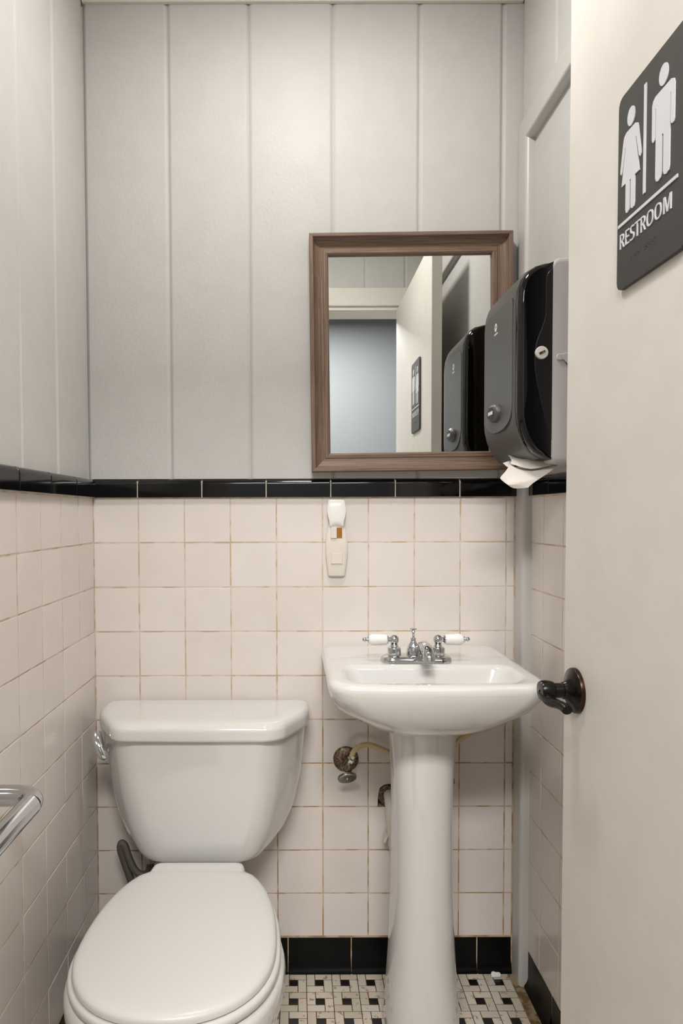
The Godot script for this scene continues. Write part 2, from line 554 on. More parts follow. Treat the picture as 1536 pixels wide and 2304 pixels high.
	mb.box(Vector3(-0.02, CAP_TOP - 0.003, -0.10), Vector3(FRONT_Z + 0.02, 1.99, 0.0))
	part("filled_doorway_panel", mb, M.wall_paint, w)
	slab("backing", w, Vector3(-0.02, 1.99, -0.10), Vector3(FRONT_Z + 0.02, CEIL + 0.1, 0.0067), M.wall_paint)
	boards(w, [0.0, 0.201, 0.39, 0.58, 0.77, 0.96, 1.15, FRONT_Z], 1.99, CEIL, 0.0115)
	# casing of the blocked doorway, mitred
	var t := thing("trim_1", "grey mitred casing of the filled doorway in the right corner", "trim", Vector3(RIGHT_X, 0, 0), "structure")
	t.rotation.y = -PI / 2
	var prof := [Vector2(0.0, -0.002), Vector2(0.0, 0.019), Vector2(0.0015, 0.0205), Vector2(0.044, 0.0205), Vector2(0.048, 0.0195), Vector2(0.0515, 0.016), Vector2(0.053, 0.011), Vector2(0.0545, -0.002)]
	var a := PackedVector3Array(); var b := PackedVector3Array(); var c := PackedVector3Array(); var d := PackedVector3Array()
	for q in prof:
		a.append(Vector3(0.0005 + q.x, 0.0, q.y)); b.append(Vector3(0.0005 + q.x, 2.02 - q.x, q.y))
		c.append(Vector3(0.0005 + q.x, 2.02 - q.x, q.y)); d.append(Vector3(FRONT_Z, 2.02 - q.x, q.y))
	mb = MB.new(); mb.loft([a, b]); part("side_casing", mb, M.casing_paint, t)
	mb = MB.new(); mb.loft([c, d]); part("head_casing", mb, M.casing_paint, t)
	# trim under the ceiling
	t = thing("trim_2", "narrow cream moulding along the top of the back wall", "trim", Vector3.ZERO, "structure")
	mb = MB.new()
	mb.prism(PackedVector2Array([Vector2(0, 0), Vector2(0.008, 0.0), Vector2(0.011, 0.004), Vector2(0.011, 0.012), Vector2(0.03, 0.08), Vector2(0.034, CEIL - 2.301), Vector2(0, CEIL - 2.301)]), 0.0, 1.02)
	mb.move(Transform3D(Basis(Vector3(0, 0, 1), Vector3(0, 1, 0), Vector3(-1, 0, 0)), Vector3(0.532, 2.301, 0.0008)))
	part("moulding", mb, M.ceiling_paint, t)
	# front wall with the doorway
	w = thing("wall_front", "grey boarded front wall around the doorway, seen in the mirror", "wall", Vector3(0, 0, FRONT_Z), "structure")
	w.rotation.y = PI
	mb = MB.new()
	mb.box(Vector3(-0.72, 0, -0.115), Vector3(-0.468, CEIL + 0.1, -0.004)); mb.box(Vector3(0.305, 0, -0.115), Vector3(0.60, CEIL + 0.1, -0.004)); mb.box(Vector3(-0.468, 1.99, -0.115), Vector3(0.305, CEIL + 0.1, -0.004))
	part("backing", mb, M.wall_paint, w)
	boards(w, [-0.545, -0.468], 0.0, CEIL, 0.0)
	boards(w, [0.305, 0.49], 0.0, CEIL, 0.0)
	boards(w, [-0.468, -0.30, -0.105, 0.085, 0.305], 1.99, CEIL, 0.0)
	t = thing("trim_3", "cream door casing around the entrance, seen in the mirror", "trim", Vector3(0, 0, FRONT_Z), "structure")
	t.rotation.y = PI
	mb = MB.new(); mb.box(Vector3(-0.54, 1.99, 0.0), Vector3(0.38, 2.065, 0.016), 0.002); part("head_casing", mb, M.door_paint, t)
	mb = MB.new(); mb.box(Vector3(-0.54, 0, 0.0), Vector3(-0.470, 1.99, 0.016), 0.002); part("side_casing", mb, M.door_paint, t)
	mb = MB.new(); mb.box(Vector3(0.307, 0, 0.0), Vector3(0.38, 1.99, 0.016), 0.002); part("side_casing", mb, M.door_paint, t)
	mb = MB.new(); mb.box(Vector3(-0.470, 1.975, -0.125), Vector3(0.307, 1.99, 0.004)); part("head_jamb", mb, M.door_paint, t)
	mb = MB.new(); mb.box(Vector3(-0.470, 0, -0.125), Vector3(-0.4645, 1.975, 0.004)); part("side_jamb", mb, M.door_paint, t)
	mb = MB.new(); mb.box(Vector3(0.292, 0, -0.125), Vector3(0.307, 1.975, 0.004)); part("side_jamb", mb, M.door_paint, t)
	# ceiling
	w = thing("ceiling", "plain off-white ceiling of the small restroom", "ceiling", Vector3.ZERO, "structure")
	slab("panel", w, Vector3(-0.62, CEIL, -0.1), Vector3(0.72, CEIL + 0.1, HALL_Z), M.ceiling_paint)
	# the hall behind the camera
	w = thing("wall_hall", "pale blue-grey hall wall seen through the doorway in the mirror", "wall", Vector3.ZERO, "structure")
	slab("far_side", w, Vector3(-1.5, 0, 3.0), Vector3(1.6, 2.55, 3.1), M.hall_paint)
	slab("left_end", w, Vector3(-1.6, 0, HALL_Z - 0.1), Vector3(-1.5, 2.55, 3.1), M.hall_paint)
	slab("right_end", w, Vector3(1.5, 0, HALL_Z - 0.1), Vector3(1.6, 2.55, 3.1), M.hall_paint)
	slab("near_left", w, Vector3(-1.5, 0, HALL_Z - 0.1), Vector3(-0.62, 2.55, HALL_Z + 0.002), M.hall_paint)
	slab("near_right", w, Vector3(0.72, 0, HALL_Z - 0.1), Vector3(1.5, 2.55, HALL_Z + 0.002), M.hall_paint)
	w = thing("ceiling_hall", "white ceiling of the hall outside the restroom", "ceiling", Vector3.ZERO, "structure")
	slab("panel", w, Vector3(-1.5, 2.45, HALL_Z), Vector3(1.5, 2.55, 3.0), M.ceiling_paint)
	w = thing("floor_hall", "plain grey floor of the hall outside the restroom", "floor", Vector3.ZERO, "structure")
	slab("panel", w, Vector3(-1.5, -0.1, HALL_Z), Vector3(1.5, -0.002, 3.0), M.light_grout)

func build_floor() -> void:
	var f := thing("floor", "pinwheel mosaic floor of white rectangles around small black squares", "floor", Vector3.ZERO, "structure")
	slab("grout", f, Vector3(-0.62, -0.10, -0.1), Vector3(0.72, -0.0008, HALL_Z), M.floor_grout)
	slab("edge_mortar", f, Vector3(0.513, -0.01, 0.0), Vector3(RIGHT_X, -0.0001, FRONT_Z), M.edge_mortar)
	var u := 0.0612
	var c := u / 3.0
	var x_from := 0.0245 - u * 9
	var white := MB.new(); var black := MB.new()
	for i in 18:
		for j in 21:
			var o := Vector2(x_from + u * i, 0.006 + u * j)
			if o.x < LEFT_X - u * 0.4 or o.x + u > RIGHT_X - 0.016 or o.y + u > FRONT_Z + 0.10: continue
			for q in [[0, 0, 1, 2], [1, 0, 2, 1], [2, 1, 1, 2], [0, 2, 2, 1], [1, 1, 1, 1]]:
				var w: float = q[2] * c - 0.0016; var h: float = q[3] * c - 0.0016
				var p := Vector3(o.x + q[0] * c + 0.0008, 0, o.y + q[1] * c + h + 0.0008)
				var xf := Transform3D(Basis(Vector3.RIGHT, Vector3(0, 0, -1), Vector3.UP), p)
				var dark: bool = q[2] == 1 and q[3] == 1
				if o.x > -0.085 and o.y < 0.30:
					var t := part("mosaic_tile", tile_mesh(w, h, 0.0006, 0.004), M.mosaic_black if dark else M["mosaic_white_%d" % rng.randi_range(0, 2)], f)
					t.transform = xf
					t.position.y = rng.randf_range(-0.0003, 0.0001)
				else:
					var mb := black if dark else white
					var s := mb.v.size()
					for l in [[-0.003, 0.0], [0.0, 0.0006]]:
						for k in [Vector2(0, 0), Vector2(1, 0), Vector2(1, 1), Vector2(0, 1)]:
							mb.put(xf * Vector3(lerpf(l[1], w - l[1], k.x), lerpf(l[1], h - l[1], k.y), l[0]))
					for k in 4: mb.quad(s + k, s + (k + 1) % 4, s + 4 + (k + 1) % 4, s + 4 + k)
					mb.quad(s + 4, s + 5, s + 6, s + 7)
	part("white_mosaic_field", white, M.mosaic_white_0, f).set_meta("kind", "stuff")
	part("black_mosaic_field", black, M.mosaic_black, f).set_meta("kind", "stuff")
	# a flake of plaster lying against the base tile
	var t := thing("plaster_chip", "small white plaster flake by the black base tile in the right corner", "debris", Vector3(0.481, 0.0, 0.021))
	var mb := MB.new()
	mb.prism(round_poly([Vector2(-0.011, 0.0), Vector2(0.011, 0.001), Vector2(0.012, 0.008), Vector2(0.008, 0.011), Vector2(0.003, 0.010), Vector2(-0.007, 0.0125), Vector2(-0.011, 0.009)], [0.002], 2), -0.002, 0.002, 0.0006)
	mb.move(Transform3D(Basis(Vector3.RIGHT, -0.35), Vector3(0, 0.001, 0)))
	part("flake", mb, M.print_white, t)

# ---------------------------------------------------------------- toilet
func build_toilet() -> void:
	var t := thing("toilet", "white two-piece toilet with closed lid beside the left wall", "toilet", Vector3(-0.203, 0, 0))
	var mb := MB.new()
	var rings := []
	for l in [[0.362, 0.105, 0.095, 0.165, 0.03], [0.3635, 0.126, 0.108, 0.172, 0.024], [0.371, 0.146, 0.117, 0.178, 0.02], [0.385, 0.164, 0.1215, 0.181, 0.018], [0.41, 0.183, 0.128, 0.184, 0.017], [0.45, 0.2, 0.137, 0.188, 0.016], [0.52, 0.215, 0.149, 0.192, 0.015], [0.60, 0.223, 0.158, 0.195, 0.014], [0.645, 0.226, 0.161, 0.196, 0.014]]:
		rings.append(level(round_poly([Vector2(-l[1], l[4]), Vector2(l[1], l[4]), Vector2(l[1], l[4] + 0.075), Vector2(l[2], l[3]), Vector2(-l[2], l[3]), Vector2(-l[1], l[4] + 0.075)], [0.012, 0.012, 0.04, 0.035, 0.035, 0.04], 6), l[0]))
	mb.loft(rings)
	mb.move(Transform3D(Basis.from_scale(Vector3(1.024, 1, 1)), Vector3(-0.005, 0, 0)))
	part("tank", mb, M.porcelain, t, 60.0)
	mb = MB.new(); rings = []
	for l in [[0.638, -0.006], [0.640, -0.001], [0.645, 0.0], [0.660, 0.0], [0.667, -0.002], [0.6725, -0.007], [0.6755, -0.016], [0.677, -0.04]]:
		var e: float = l[1]
		rings.append(level(round_poly([Vector2(-0.236 - e, 0.008 - e * 0.4), Vector2(0.236 + e, 0.008 - e * 0.4), Vector2(0.236 + e, 0.088), Vector2(0.170 + e * 0.7, 0.209 + e), Vector2(-0.170 - e * 0.7, 0.209 + e), Vector2(-0.236 - e, 0.088)], [0.014, 0.014, 0.03, 0.03, 0.03, 0.03], 6), l[0]))
	mb.loft(rings)
	mb.move(Transform3D(Basis.from_scale(Vector3(1.024, 1, 1)), Vector3(-0.005, 0, 0)))
	part("tank_lid", mb, M.porcelain, t, 60.0)
	# flush lever on the left slant of the tank
	var lv := pivot("flush_lever", t)
	mb = MB.new()
	var path := smooth([Vector3(-0.230, 0.643, 0.152), Vector3(-0.225, 0.630, 0.164), Vector3(-0.217, 0.615, 0.171), Vector3(-0.2095, 0.602, 0.173), Vector3(-0.205, 0.597, 0.170)], 4)
	var rad := []
	for i in path.size(): rad.append(lerpf(0.0095, 0.0125, sin(PI * i / (path.size() - 1.0))) if i < path.size() - 1 else 0.006)
	mb.tube(path, rad, 14, 0.72)
	part("arm", mb, M.chrome, lv, 70.0)
	mb = MB.new()
	mb.lathe([Vector2(0.0105, 0.0), Vector2(0.0105, 0.008), Vector2(0.009, 0.011)], 16, Transform3D(Basis(Vector3(0, 0, 1), 0.95) * Basis(Vector3.RIGHT, 0.9), Vector3(-0.205, 0.606, 0.150)))
	part("boss", mb, M.chrome, lv)
	# bowl with its foot and the shelf under the tank
	mb = MB.new(); rings = []
	for l in [[0.0, 0.10, 0.33, 0.535, 0.118, 0.095], [0.018, 0.10, 0.33, 0.535, 0.118, 0.095], [0.05, 0.105, 0.33, 0.525, 0.108, 0.088], [0.12, 0.10, 0.36, 0.545, 0.118, 0.085], [0.20, 0.085, 0.40, 0.59, 0.150, 0.088], [0.26, 0.07, 0.45, 0.628, 0.174, 0.075], [0.31, 0.06, 0.46, 0.650, 0.184, 0.075], [0.335, 0.06, 0.462, 0.654, 0.185, 0.075], [0.346, 0.062, 0.462, 0.650, 0.181, 0.073], [0.350, 0.066, 0.462, 0.643, 0.173, 0.07]]:
		rings.append(level(egg(l[1], l[2], l[3], l[4], l[5], 14, 1.7), l[0]))
	for l in [[0.348, 0.24, 0.45, 0.60, 0.128, 0.06], [0.30, 0.25, 0.45, 0.588, 0.118, 0.055], [0.20, 0.29, 0.42, 0.52, 0.075, 0.035], [0.17, 0.32, 0.40, 0.47, 0.045, 0.02]]:
		rings.append(level(egg(l[1], l[2], l[3], l[4], l[5]), l[0]))
	mb.loft(rings)
	part("bowl", mb, M.porcelain, t, 55.0)
	# seat ring
	mb = MB.new(); rings = []
	for l in [[0.3515, 0.0, false], [0.354, 0.004, false], [0.362, 0.005, false], [0.367, 0.002, false], [0.368, -0.004, false], [0.368, 0.0, true], [0.3515, 0.0, true]]:
		if l[2]: rings.append(level(egg(0.275, 0.455, 0.595, 0.12, 0.06), l[0]))
		else: rings.append(level(egg(0.238 - l[1], 0.47, 0.644 + l[1], 0.172 + l[1], 0.1 + l[1]), l[0]))
	mb.loft(rings, true, false, true)
	part("seat", mb, M.seat_plastic, t, 55.0)
	# closed lid
	mb = MB.new(); rings = []
	for l in [[0.3685, -0.004], [0.3705, 0.0], [0.377, 0.0], [0.3815, -0.003], [0.3845, -0.009], [0.386, -0.02], [0.387, -0.05]]:
		rings.append(level(egg(0.236 - l[1] * 0.5, 0.468, 0.6435 + l[1], 0.1695 + l[1], 0.098 + l[1]), l[0]))
	mb.loft(rings)
	part("seat_lid", mb, M.seat_plastic, t, 55.0)
	mb = MB.new(); rings = []
	for l in [[0.352, 0.0], [0.376, 0.0], [0.383, -0.003], [0.3855, -0.009]]:
		var e: float = l[1]
		rings.append(level(round_poly([Vector2(-0.094 - e, 0.205 - e), Vector2(0.094 + e, 0.205 - e), Vector2(0.1 + e, 0.246), Vector2(-0.1 - e, 0.246)], [0.012, 0.012, 0.004, 0.004], 4), l[0]))
	mb.loft(rings)
	part("hinge_bar", mb, M.seat_plastic, t, 50.0)
	for s in [-1, 1]:
		mb = MB.new()
		mb.lathe([Vector2(0.013, 0.0), Vector2(0.013, 0.006), Vector2(0.010, 0.012), Vector2(0.004, 0.015)], 16, Transform3D(Basis.IDENTITY, Vector3(s * 0.108, 0.018, 0.30)))
		part("bolt_cap", mb, M.seat_plastic, t)
	# the braided supply hose behind the bowl
	t = thing("supply_hose", "dark looped supply hose between wall and toilet tank", "hose", Vector3(-0.37, 0, 0.05))
	mb = MB.new()
	mb.tube(smooth([Vector3(0.0, 0.17, -0.05), Vector3(0.004, 0.17, 0.0), Vector3(0.0, 0.20, 0.02), Vector3(-0.012, 0.265, 0.02), Vector3(-0.028, 0.315, 0.02), Vector3(-0.036, 0.342, 0.02), Vector3(-0.034, 0.356, 0.02), Vector3(-0.026, 0.350, 0.02), Vector3(-0.016, 0.325, 0.025), Vector3(-0.002, 0.298, 0.028), Vector3(0.014, 0.286, 0.028), Vector3(0.028, 0.29, 0.028), Vector3(0.034, 0.306, 0.028), Vector3(0.036, 0.33, 0.03)], 5), 0.0085, 12)
	part("hose", mb, M.braided_hose, t, 60.0)
	mb = MB.new()
	mb.lathe([Vector2(0.013, 0.0), Vector2(0.014, 0.004), Vector2(0.014, 0.022), Vector2(0.011, 0.026)], 8, Transform3D(Basis.IDENTITY, Vector3(0.036, 0.318, 0.03)))
	part("nut", mb, M.dull_chrome, t, 30.0)
	mb = MB.new()
	mb.lathe([Vector2(0.028, 0.0), Vector2(0.026, 0.005), Vector2(0.012, 0.008)], 20, Transform3D(Basis(Vector3.RIGHT, PI / 2), Vector3(0.0, 0.17, -0.0498)))
	part("flange", mb, M.dull_chrome, t)

# ---------------------------------------------------------------- sink
func basin_outline(e: float, hw: float, zb: float, zf: float, rb: float, rf: float, bow: float) -> PackedVector2Array:
	var o := round_poly([Vector2(-hw - e, zb - e), Vector2(hw + e, zb - e), Vector2(hw + e, zf + e), Vector2(-hw - e, zf + e)], [rb, rb, rf, rf], 7)
	var out := PackedVector2Array()
	var n := o.size()
	for i in n:            # extra points along the straight runs, so that the front can bow
		var a := o[i]; var b := o[(i + 1) % n]
		out.append(a)
		if i % 8 == 7:
			for k in range(1, 6): out.append(a.lerp(b, k / 6.0))
	for i in out.size():
		var q := out[i]
		var share := clampf((q.y - zb) / (zf - zb), 0.0, 1.0)
		out[i].y += bow * (1.0 - pow(q.x / (hw + 0.02), 2)) * share
	return out

func build_sink() -> void:
	var t := thing("pedestal_sink", "white rectangular pedestal sink under the wall mirror", "sink", Vector3(0.2685, 0, 0))
	var mb := MB.new()
	var rings := []
	# underside up to the rim
	for l in [[0.668, 0.068, 0.075, 0.246, 0.05], [0.6732, 0.08, 0.055, 0.2636, 0.05], [0.6827, 0.098, 0.035, 0.2907, 0.06], [0.6975, 0.127, 0.015, 0.3205, 0.07], [0.7165, 0.155, 0.006, 0.3448, 0.075], [0.7417, 0.188, 0.002, 0.3648, 0.07], [0.7677, 0.201, 0.002, 0.377, 0.055], [0.785, 0.206, 0.002, 0.381, 0.048], [0.795, 0.205, 0.002, 0.38, 0.046], [0.8, 0.201, 0.003, 0.376, 0.044], [0.8025, 0.195, 0.006, 0.37, 0.042], [0.803, 0.19, 0.01, 0.365, 0.04]]:
		rings.append(level(basin_outline(0.0, l[1], l[2], l[3], 0.022 if l[0] > 0.7 else 0.05, l[4], 0.012), l[0]))
	# rim inward and down into the bowl
	for l in [[0.8025, 0.178, 0.205, 0.355, 0.045], [0.800, 0.172, 0.211, 0.350, 0.05], [0.792, 0.164, 0.217, 0.344, 0.05], [0.765, 0.15, 0.222, 0.336, 0.05], [0.735, 0.125, 0.228, 0.322, 0.045], [0.718, 0.09, 0.24, 0.30, 0.03], [0.713, 0.04, 0.26, 0.284, 0.01]]:
		rings.append(level(basin_outline(0.0, l[1], l[2], l[3], 0.03 if l[1] > 0.05 else 0.008, l[4], 0.01), l[0]))
	mb.loft(rings)
	part("basin", mb, M.porcelain, t, 60.0)
	mb = MB.new(); rings = []
	for l in [[0.0, 0.076, 0.084], [0.012, 0.081, 0.089], [0.03, 0.081, 0.09], [0.10, 0.0765, 0.086], [0.2, 0.070, 0.082], [0.33, 0.0655, 0.079], [0.46, 0.0645, 0.078], [0.56, 0.066, 0.078], [0.62, 0.069, 0.079], [0.676, 0.072, 0.081]]:
		var ring := PackedVector3Array()
		for k in 40:
			var a := TAU * k / 40
			ring.append(Vector3(0.0035 + l[1] * signf(cos(a)) * pow(absf(cos(a)), 0.85), l[0], 0.165 + (l[2] if sin(a) > 0.0 else 0.045) * signf(sin(a)) * pow(absf(sin(a)), 0.85)))
		rings.append(ring)
	mb.loft(rings)
	part("pedestal", mb, M.porcelain, t, 60.0)
	mb = MB.new()
	mb.lathe([Vector2(0.022, 0.0), Vector2(0.022, 0.003), Vector2(0.018, 0.004), Vector2(0.005, 0.002)], 20, Transform3D(Basis.IDENTITY, Vector3(0, 0.7125, 0.277)))
	part("drain", mb, M.chrome, t)
	build_faucet()

func build_faucet() -> void:
	var t := thing("faucet", "chrome centerset faucet with white porcelain lever handles on the sink", "faucet", Vector3(0.2575, 0.802, 0.178))
	var mb := MB.new()
	var o := round_poly([Vector2(-0.0755, -0.027), Vector2(0.0755, -0.027), Vector2(0.0755, 0.027), Vector2(-0.0755, 0.027)], [0.026], 8)
	var rings := []
	for l in [[0.0, 1.0, 1.0], [0.006, 1.0, 1.0], [0.010, 0.985, 0.95], [0.012, 0.95, 0.87], [0.015, 0.90, 0.72]]:
		var q := PackedVector2Array()
		for p in o: q.append(Vector2(p.x * l[1], p.y * l[2]))
		rings.append(level(q, l[0]))
	mb.loft(rings)
	part("base_plate", mb, M.chrome, t, 40.0)
	for s in [-1, 1]:
		var h := pivot("handle", t)
		h.position = Vector3(s * 0.0465, 0.013, 0.0)
		mb = MB.new()
		mb.lathe([Vector2(0.0165, 0.0), Vector2(0.0145, 0.002), Vector2(0.0142, 0.016), Vector2(0.013, 0.018), Vector2(0.009, 0.0195), Vector2(0.0072, 0.024), Vector2(0.0085, 0.026)], 24)
		part("hub", mb, M.chrome, h, 35.0)
		mb = MB.new()
		var ball := []
		for k in 11: ball.append(Vector2(0.0102 * sin(PI * (0.03 + 0.94 * k / 10.0)), 0.0345 - 0.0102 * cos(PI * (0.03 + 0.94 * k / 10.0))))
		mb.lathe(ball, 22)
		part("ball", mb, M.chrome, h, 60.0)
		var side := Transform3D(Basis(Vector3(0, 0, 1), -s * PI / 2), Vector3(s * 0.009, 0.0345, 0.0))
		mb = MB.new()
		mb.lathe([Vector2(0.004, 0.0), Vector2(0.005, 0.002), Vector2(0.0085, 0.004), Vector2(0.0085, 0.006), Vector2(0.007, 0.007)], 20, side)
		part("collar", mb, M.chrome, h)
		mb = MB.new()
		mb.lathe([Vector2(0.0095, 0.006), Vector2(0.0108, 0.008), Vector2(0.0115, 0.016), Vector2(0.012, 0.026), Vector2(0.0125, 0.034), Vector2(0.0115, 0.040), Vector2(0.009, 0.044), Vector2(0.006, 0.046)], 24, side)
		part("lever", mb, M.handle_porcelain, h, 60.0)
		mb = MB.new()
		mb.lathe([Vector2(0.0065, 0.0445), Vector2(0.0068, 0.0475), Vector2(0.003, 0.049), Vector2(0.0045, 0.052), Vector2(0.005, 0.055), Vector2(0.003, 0.0585), Vector2(0.001, 0.059)], 18, side)
		part("finial", mb, M.chrome, h, 60.0)
	# spout reaching forward over the bowl
	mb = MB.new()
	var path := smooth([Vector3(0.010, 0.010, 0.004), Vector3(0.010, 0.024, 0.008), Vector3(0.010, 0.036, 0.022), Vector3(0.010, 0.040, 0.045), Vector3(0.010, 0.037, 0.068), Vector3(0.010, 0.029, 0.083), Vector3(0.010, 0.019, 0.087)], 5)
	var rad := []
	for i in path.size(): rad.append(lerpf(0.0125, 0.0122, float(i) / path.size()))
	mb.tube(path, rad, 20)
	part("spout", mb, M.chrome, t, 60.0)
	mb = MB.new()
	mb.lathe([Vector2(0.0145, 0.0), Vector2(0.0148, 0.008), Vector2(0.0138, 0.016), Vector2(0.0105, 0.025), Vector2(0.0062, 0.032), Vector2(0.005, 0.036), Vector2(0.006, 0.0385), Vector2(0.0055, 0.040), Vector2(0.0022, 0.041), Vector2(0.0022, 0.050), Vector2(0.0042, 0.053), Vector2(0.003, 0.056), Vector2(0.0078, 0.059), Vector2(0.0076, 0.0605), Vector2(0.003, 0.0615)], 24, Transform3D(Basis.IDENTITY, Vector3(-0.005, 0.010, -0.006)))
	part("lift_rod", mb, M.chrome, t, 50.0)

func valve(at: Vector3, label: String, tube_path: Array) -> void:
	var t := thing("shutoff_valve", label, "valve", at, "", "shutoff valves under the sink")
	var mb := MB.new()
	var out := Transform3D(Basis(Vector3.RIGHT, PI / 2), Vector3.ZERO)
	mb.lathe([Vector2(0.0305, 0.0003), Vector2(0.0305, 0.003), Vector2(0.027, 0.007), Vector2(0.016, 0.010), Vector2(0.0105, 0.011)], 28, out)
	part("escutcheon", mb, M.tarnished_metal, t)
	mb = MB.new()
	mb.tube([Vector3(0, 0, 0.009), Vector3(0, 0, 0.045)], 0.0085, 14)
	mb.lathe([Vector2(0.009, 0.0), Vector2(0.0115, 0.003), Vector2(0.0115, 0.02), Vector2(0.009, 0.024)], 12, Transform3D(Basis(Vector3(0, 0, 1), -0.35), Vector3(-0.002, -0.014, 0.043)))
	part("body", mb, M.tarnished_metal, t)
	mb = MB.new()
	mb.lathe([Vector2(0.0085, 0.0), Vector2(0.010, 0.002), Vector2(0.010, 0.010), Vector2(0.0075, 0.013), Vector2(0.0068, 0.02)], 6, Transform3D(Basis(Vector3(0, 0, 1), -0.5), Vector3(0.004, 0.006, 0.043)))
	part("nut", mb, M.dull_chrome, t, 25.0)
	mb = MB.new()
	var turn := Basis(Vector3(0, 0, 1), 0.18) * Basis(Vector3.RIGHT, 0.55)
	mb.prism(ellipse(Vector2.ZERO, 0.0225, 0.0165, 28), -0.003, 0.0035, 0.002, Transform3D(turn, Vector3(-0.001, -0.026, 0.052)))
	part("oval_handle", mb, M.dull_chrome, t)
	mb = MB.new()
	mb.prism(ellipse(Vector2.ZERO, 0.003, 0.003, 12), 0.0035, 0.0055, 0.001, Transform3D(turn, Vector3(-0.001, -0.026, 0.052)))
	part("screw", mb, M.chrome, t)
	mb = MB.new()
	mb.tube(smooth(tube_path, 6), 0.0062, 12)
	part("supply_tube", mb, M.cream_tube, t, 60.0)

func build_plumbing() -> void:
	valve(Vector3(0.1215, 0.527, 0.0005), "tarnished shutoff valve with oval handle left of the sink pedestal", [Vector3(0.010, 0.020, 0.043), Vector3(0.016, 0.034, 0.042), Vector3(0.030, 0.044, 0.038), Vector3(0.052, 0.046, 0.034), Vector3(0.076, 0.038, 0.034), Vector3(0.105, 0.026, 0.036), Vector3(0.13, 0.03, 0.04), Vector3(0.14, 0.06, 0.045), Vector3(0.138, 0.118, 0.05)])
	valve(Vector3(0.3515, 0.515, 0.0005), "shutoff valve mostly hidden behind the sink pedestal", [Vector3(0.010, 0.020, 0.043), Vector3(0.014, 0.042, 0.042), Vector3(0.028, 0.063, 0.036), Vector3(0.058, 0.084, 0.034), Vector3(0.085, 0.0935, 0.034), Vector3(0.106, 0.100, 0.036), Vector3(0.112, 0.115, 0.03), Vector3(0.108, 0.14, 0.025), Vector3(0.100, 0.155, 0.025)])
	var t := thing("drain_pipe", "white drain pipe coming out of the hole in the tiles behind the pedestal", "pipe", Vector3(0.2265, 0.43, 0))
	var mb := MB.new()
	mb.tube(smooth([Vector3(0, 0.008, -0.09), Vector3(0, 0.008, -0.01), Vector3(0, 0.006, 0.012), Vector3(0.0, -0.006, 0.028), Vector3(0.001, -0.03, 0.035), Vector3(0.004, -0.07, 0.038), Vector3(0.008, -0.10, 0.042), Vector3(0.018, -0.135, 0.046), Vector3(0.036, -0.15, 0.055), Vector3(0.048, -0.13, 0.07), Vector3(0.048, -0.09, 0.078), Vector3(0.048, 0.10, 0.085)], 6), 0.0145, 16)
	part("pipe", mb, M.white_pipe, t, 60.0)
	mb = MB.new()
	mb.lathe([Vector2(0.0155, -0.012), Vector2(0.0265, -0.012), Vector2(0.028, -0.004), Vector2(0.027, 0.003), Vector2(0.0235, 0.006), Vector2(0.0155, 0.004)], 24, Transform3D(Basis(Vector3.RIGHT, PI / 2), Vector3(0, 0.006, -0.003)))
	part("collar", mb, M.tarnished_metal, t)
	mb = MB.new()
	mb.prism(round_poly([Vector2(-0.022, -0.014), Vector2(0.018, -0.014), Vector2(0.018, 0.014), Vector2(0.012, 0.016), Vector2(0.010, -0.004), Vector2(-0.012, -0.004), Vector2(-0.016, 0.016), Vector2(-0.022, 0.014)], [0.002], 2), -0.0085, 0.0085, 0.001, Transform3D(Basis(Vector3(0, 0, 1), -0.35) * Basis(Vector3.RIGHT, PI / 2 + 0.15), Vector3(0.003, -0.083, 0.034)))
	part("clip", mb, M.white_pipe, t)

# ---------------------------------------------------------------- mirror
func build_mirror() -> void:
	var w := 0.470; var h := 0.5485
	var t := thing("wall_mirror", "brown wood-framed mirror hanging slightly crooked above the sink", "mirror", Vector3(0.273, 1.4925, 0.0008))
	t.rotation.z = 0.0105
	var prof := [Vector2(0.0, 0.0), Vector2(0.0, 0.031), Vector2(0.0012, 0.0325), Vector2(0.0075, 0.0325), Vector2(0.0088, 0.0315), Vector2(0.010, 0.026), Vector2(0.0135, 0.0205), Vector2(0.019, 0.0165), Vector2(0.0265, 0.0145), Vector2(0.031, 0.0142), Vector2(0.033, 0.0155), Vector2(0.0405, 0.0155), Vector2(0.0435, 0.0135), Vector2(0.0445, 0.010), Vector2(0.0445, 0.003), Vector2(0.040, 0.0)]
	var sides := [[w, Vector3(-w / 2, h / 2, 0), -PI / 2 * 0], [h, Vector3(w / 2, h / 2, 0), -PI / 2], [w, Vector3(w / 2, -h / 2, 0), PI], [h, Vector3(-w / 2, -h / 2, 0), PI / 2]]
	for s in sides:
		var mb := MB.new()
		var len: float = s[0]
		var v0 := rng.randf()
		var n := prof.size()
		for i in n:
			var q: Vector2 = prof[i]
			mb.put(Vector3(q.x, -q.x, q.y), Vector2(q.x * 2.2, v0 + i * 0.035)); mb.put(Vector3(len - q.x, -q.x, q.y), Vector2((len - q.x) * 2.2, v0 + i * 0.035))
		for i in n:
			var k := (i + 1) % n
			mb.quad(i * 2, i * 2 + 1, k * 2 + 1, k * 2)
		mb.outward(0)
		mb.move(Transform3D(Basis(Vector3(0, 0, 1), s[2]), s[1]))
		part("frame_rail", mb, M.frame_wood, t, 28.0)
	var g := MB.new()
	g.box(Vector3(-w / 2 + 0.041, -h / 2 + 0.041, 0.001), Vector3(w / 2 - 0.041, h / 2 - 0.041, 0.0055))
	part("mirror_glass", g, M.mirror_silver, t)

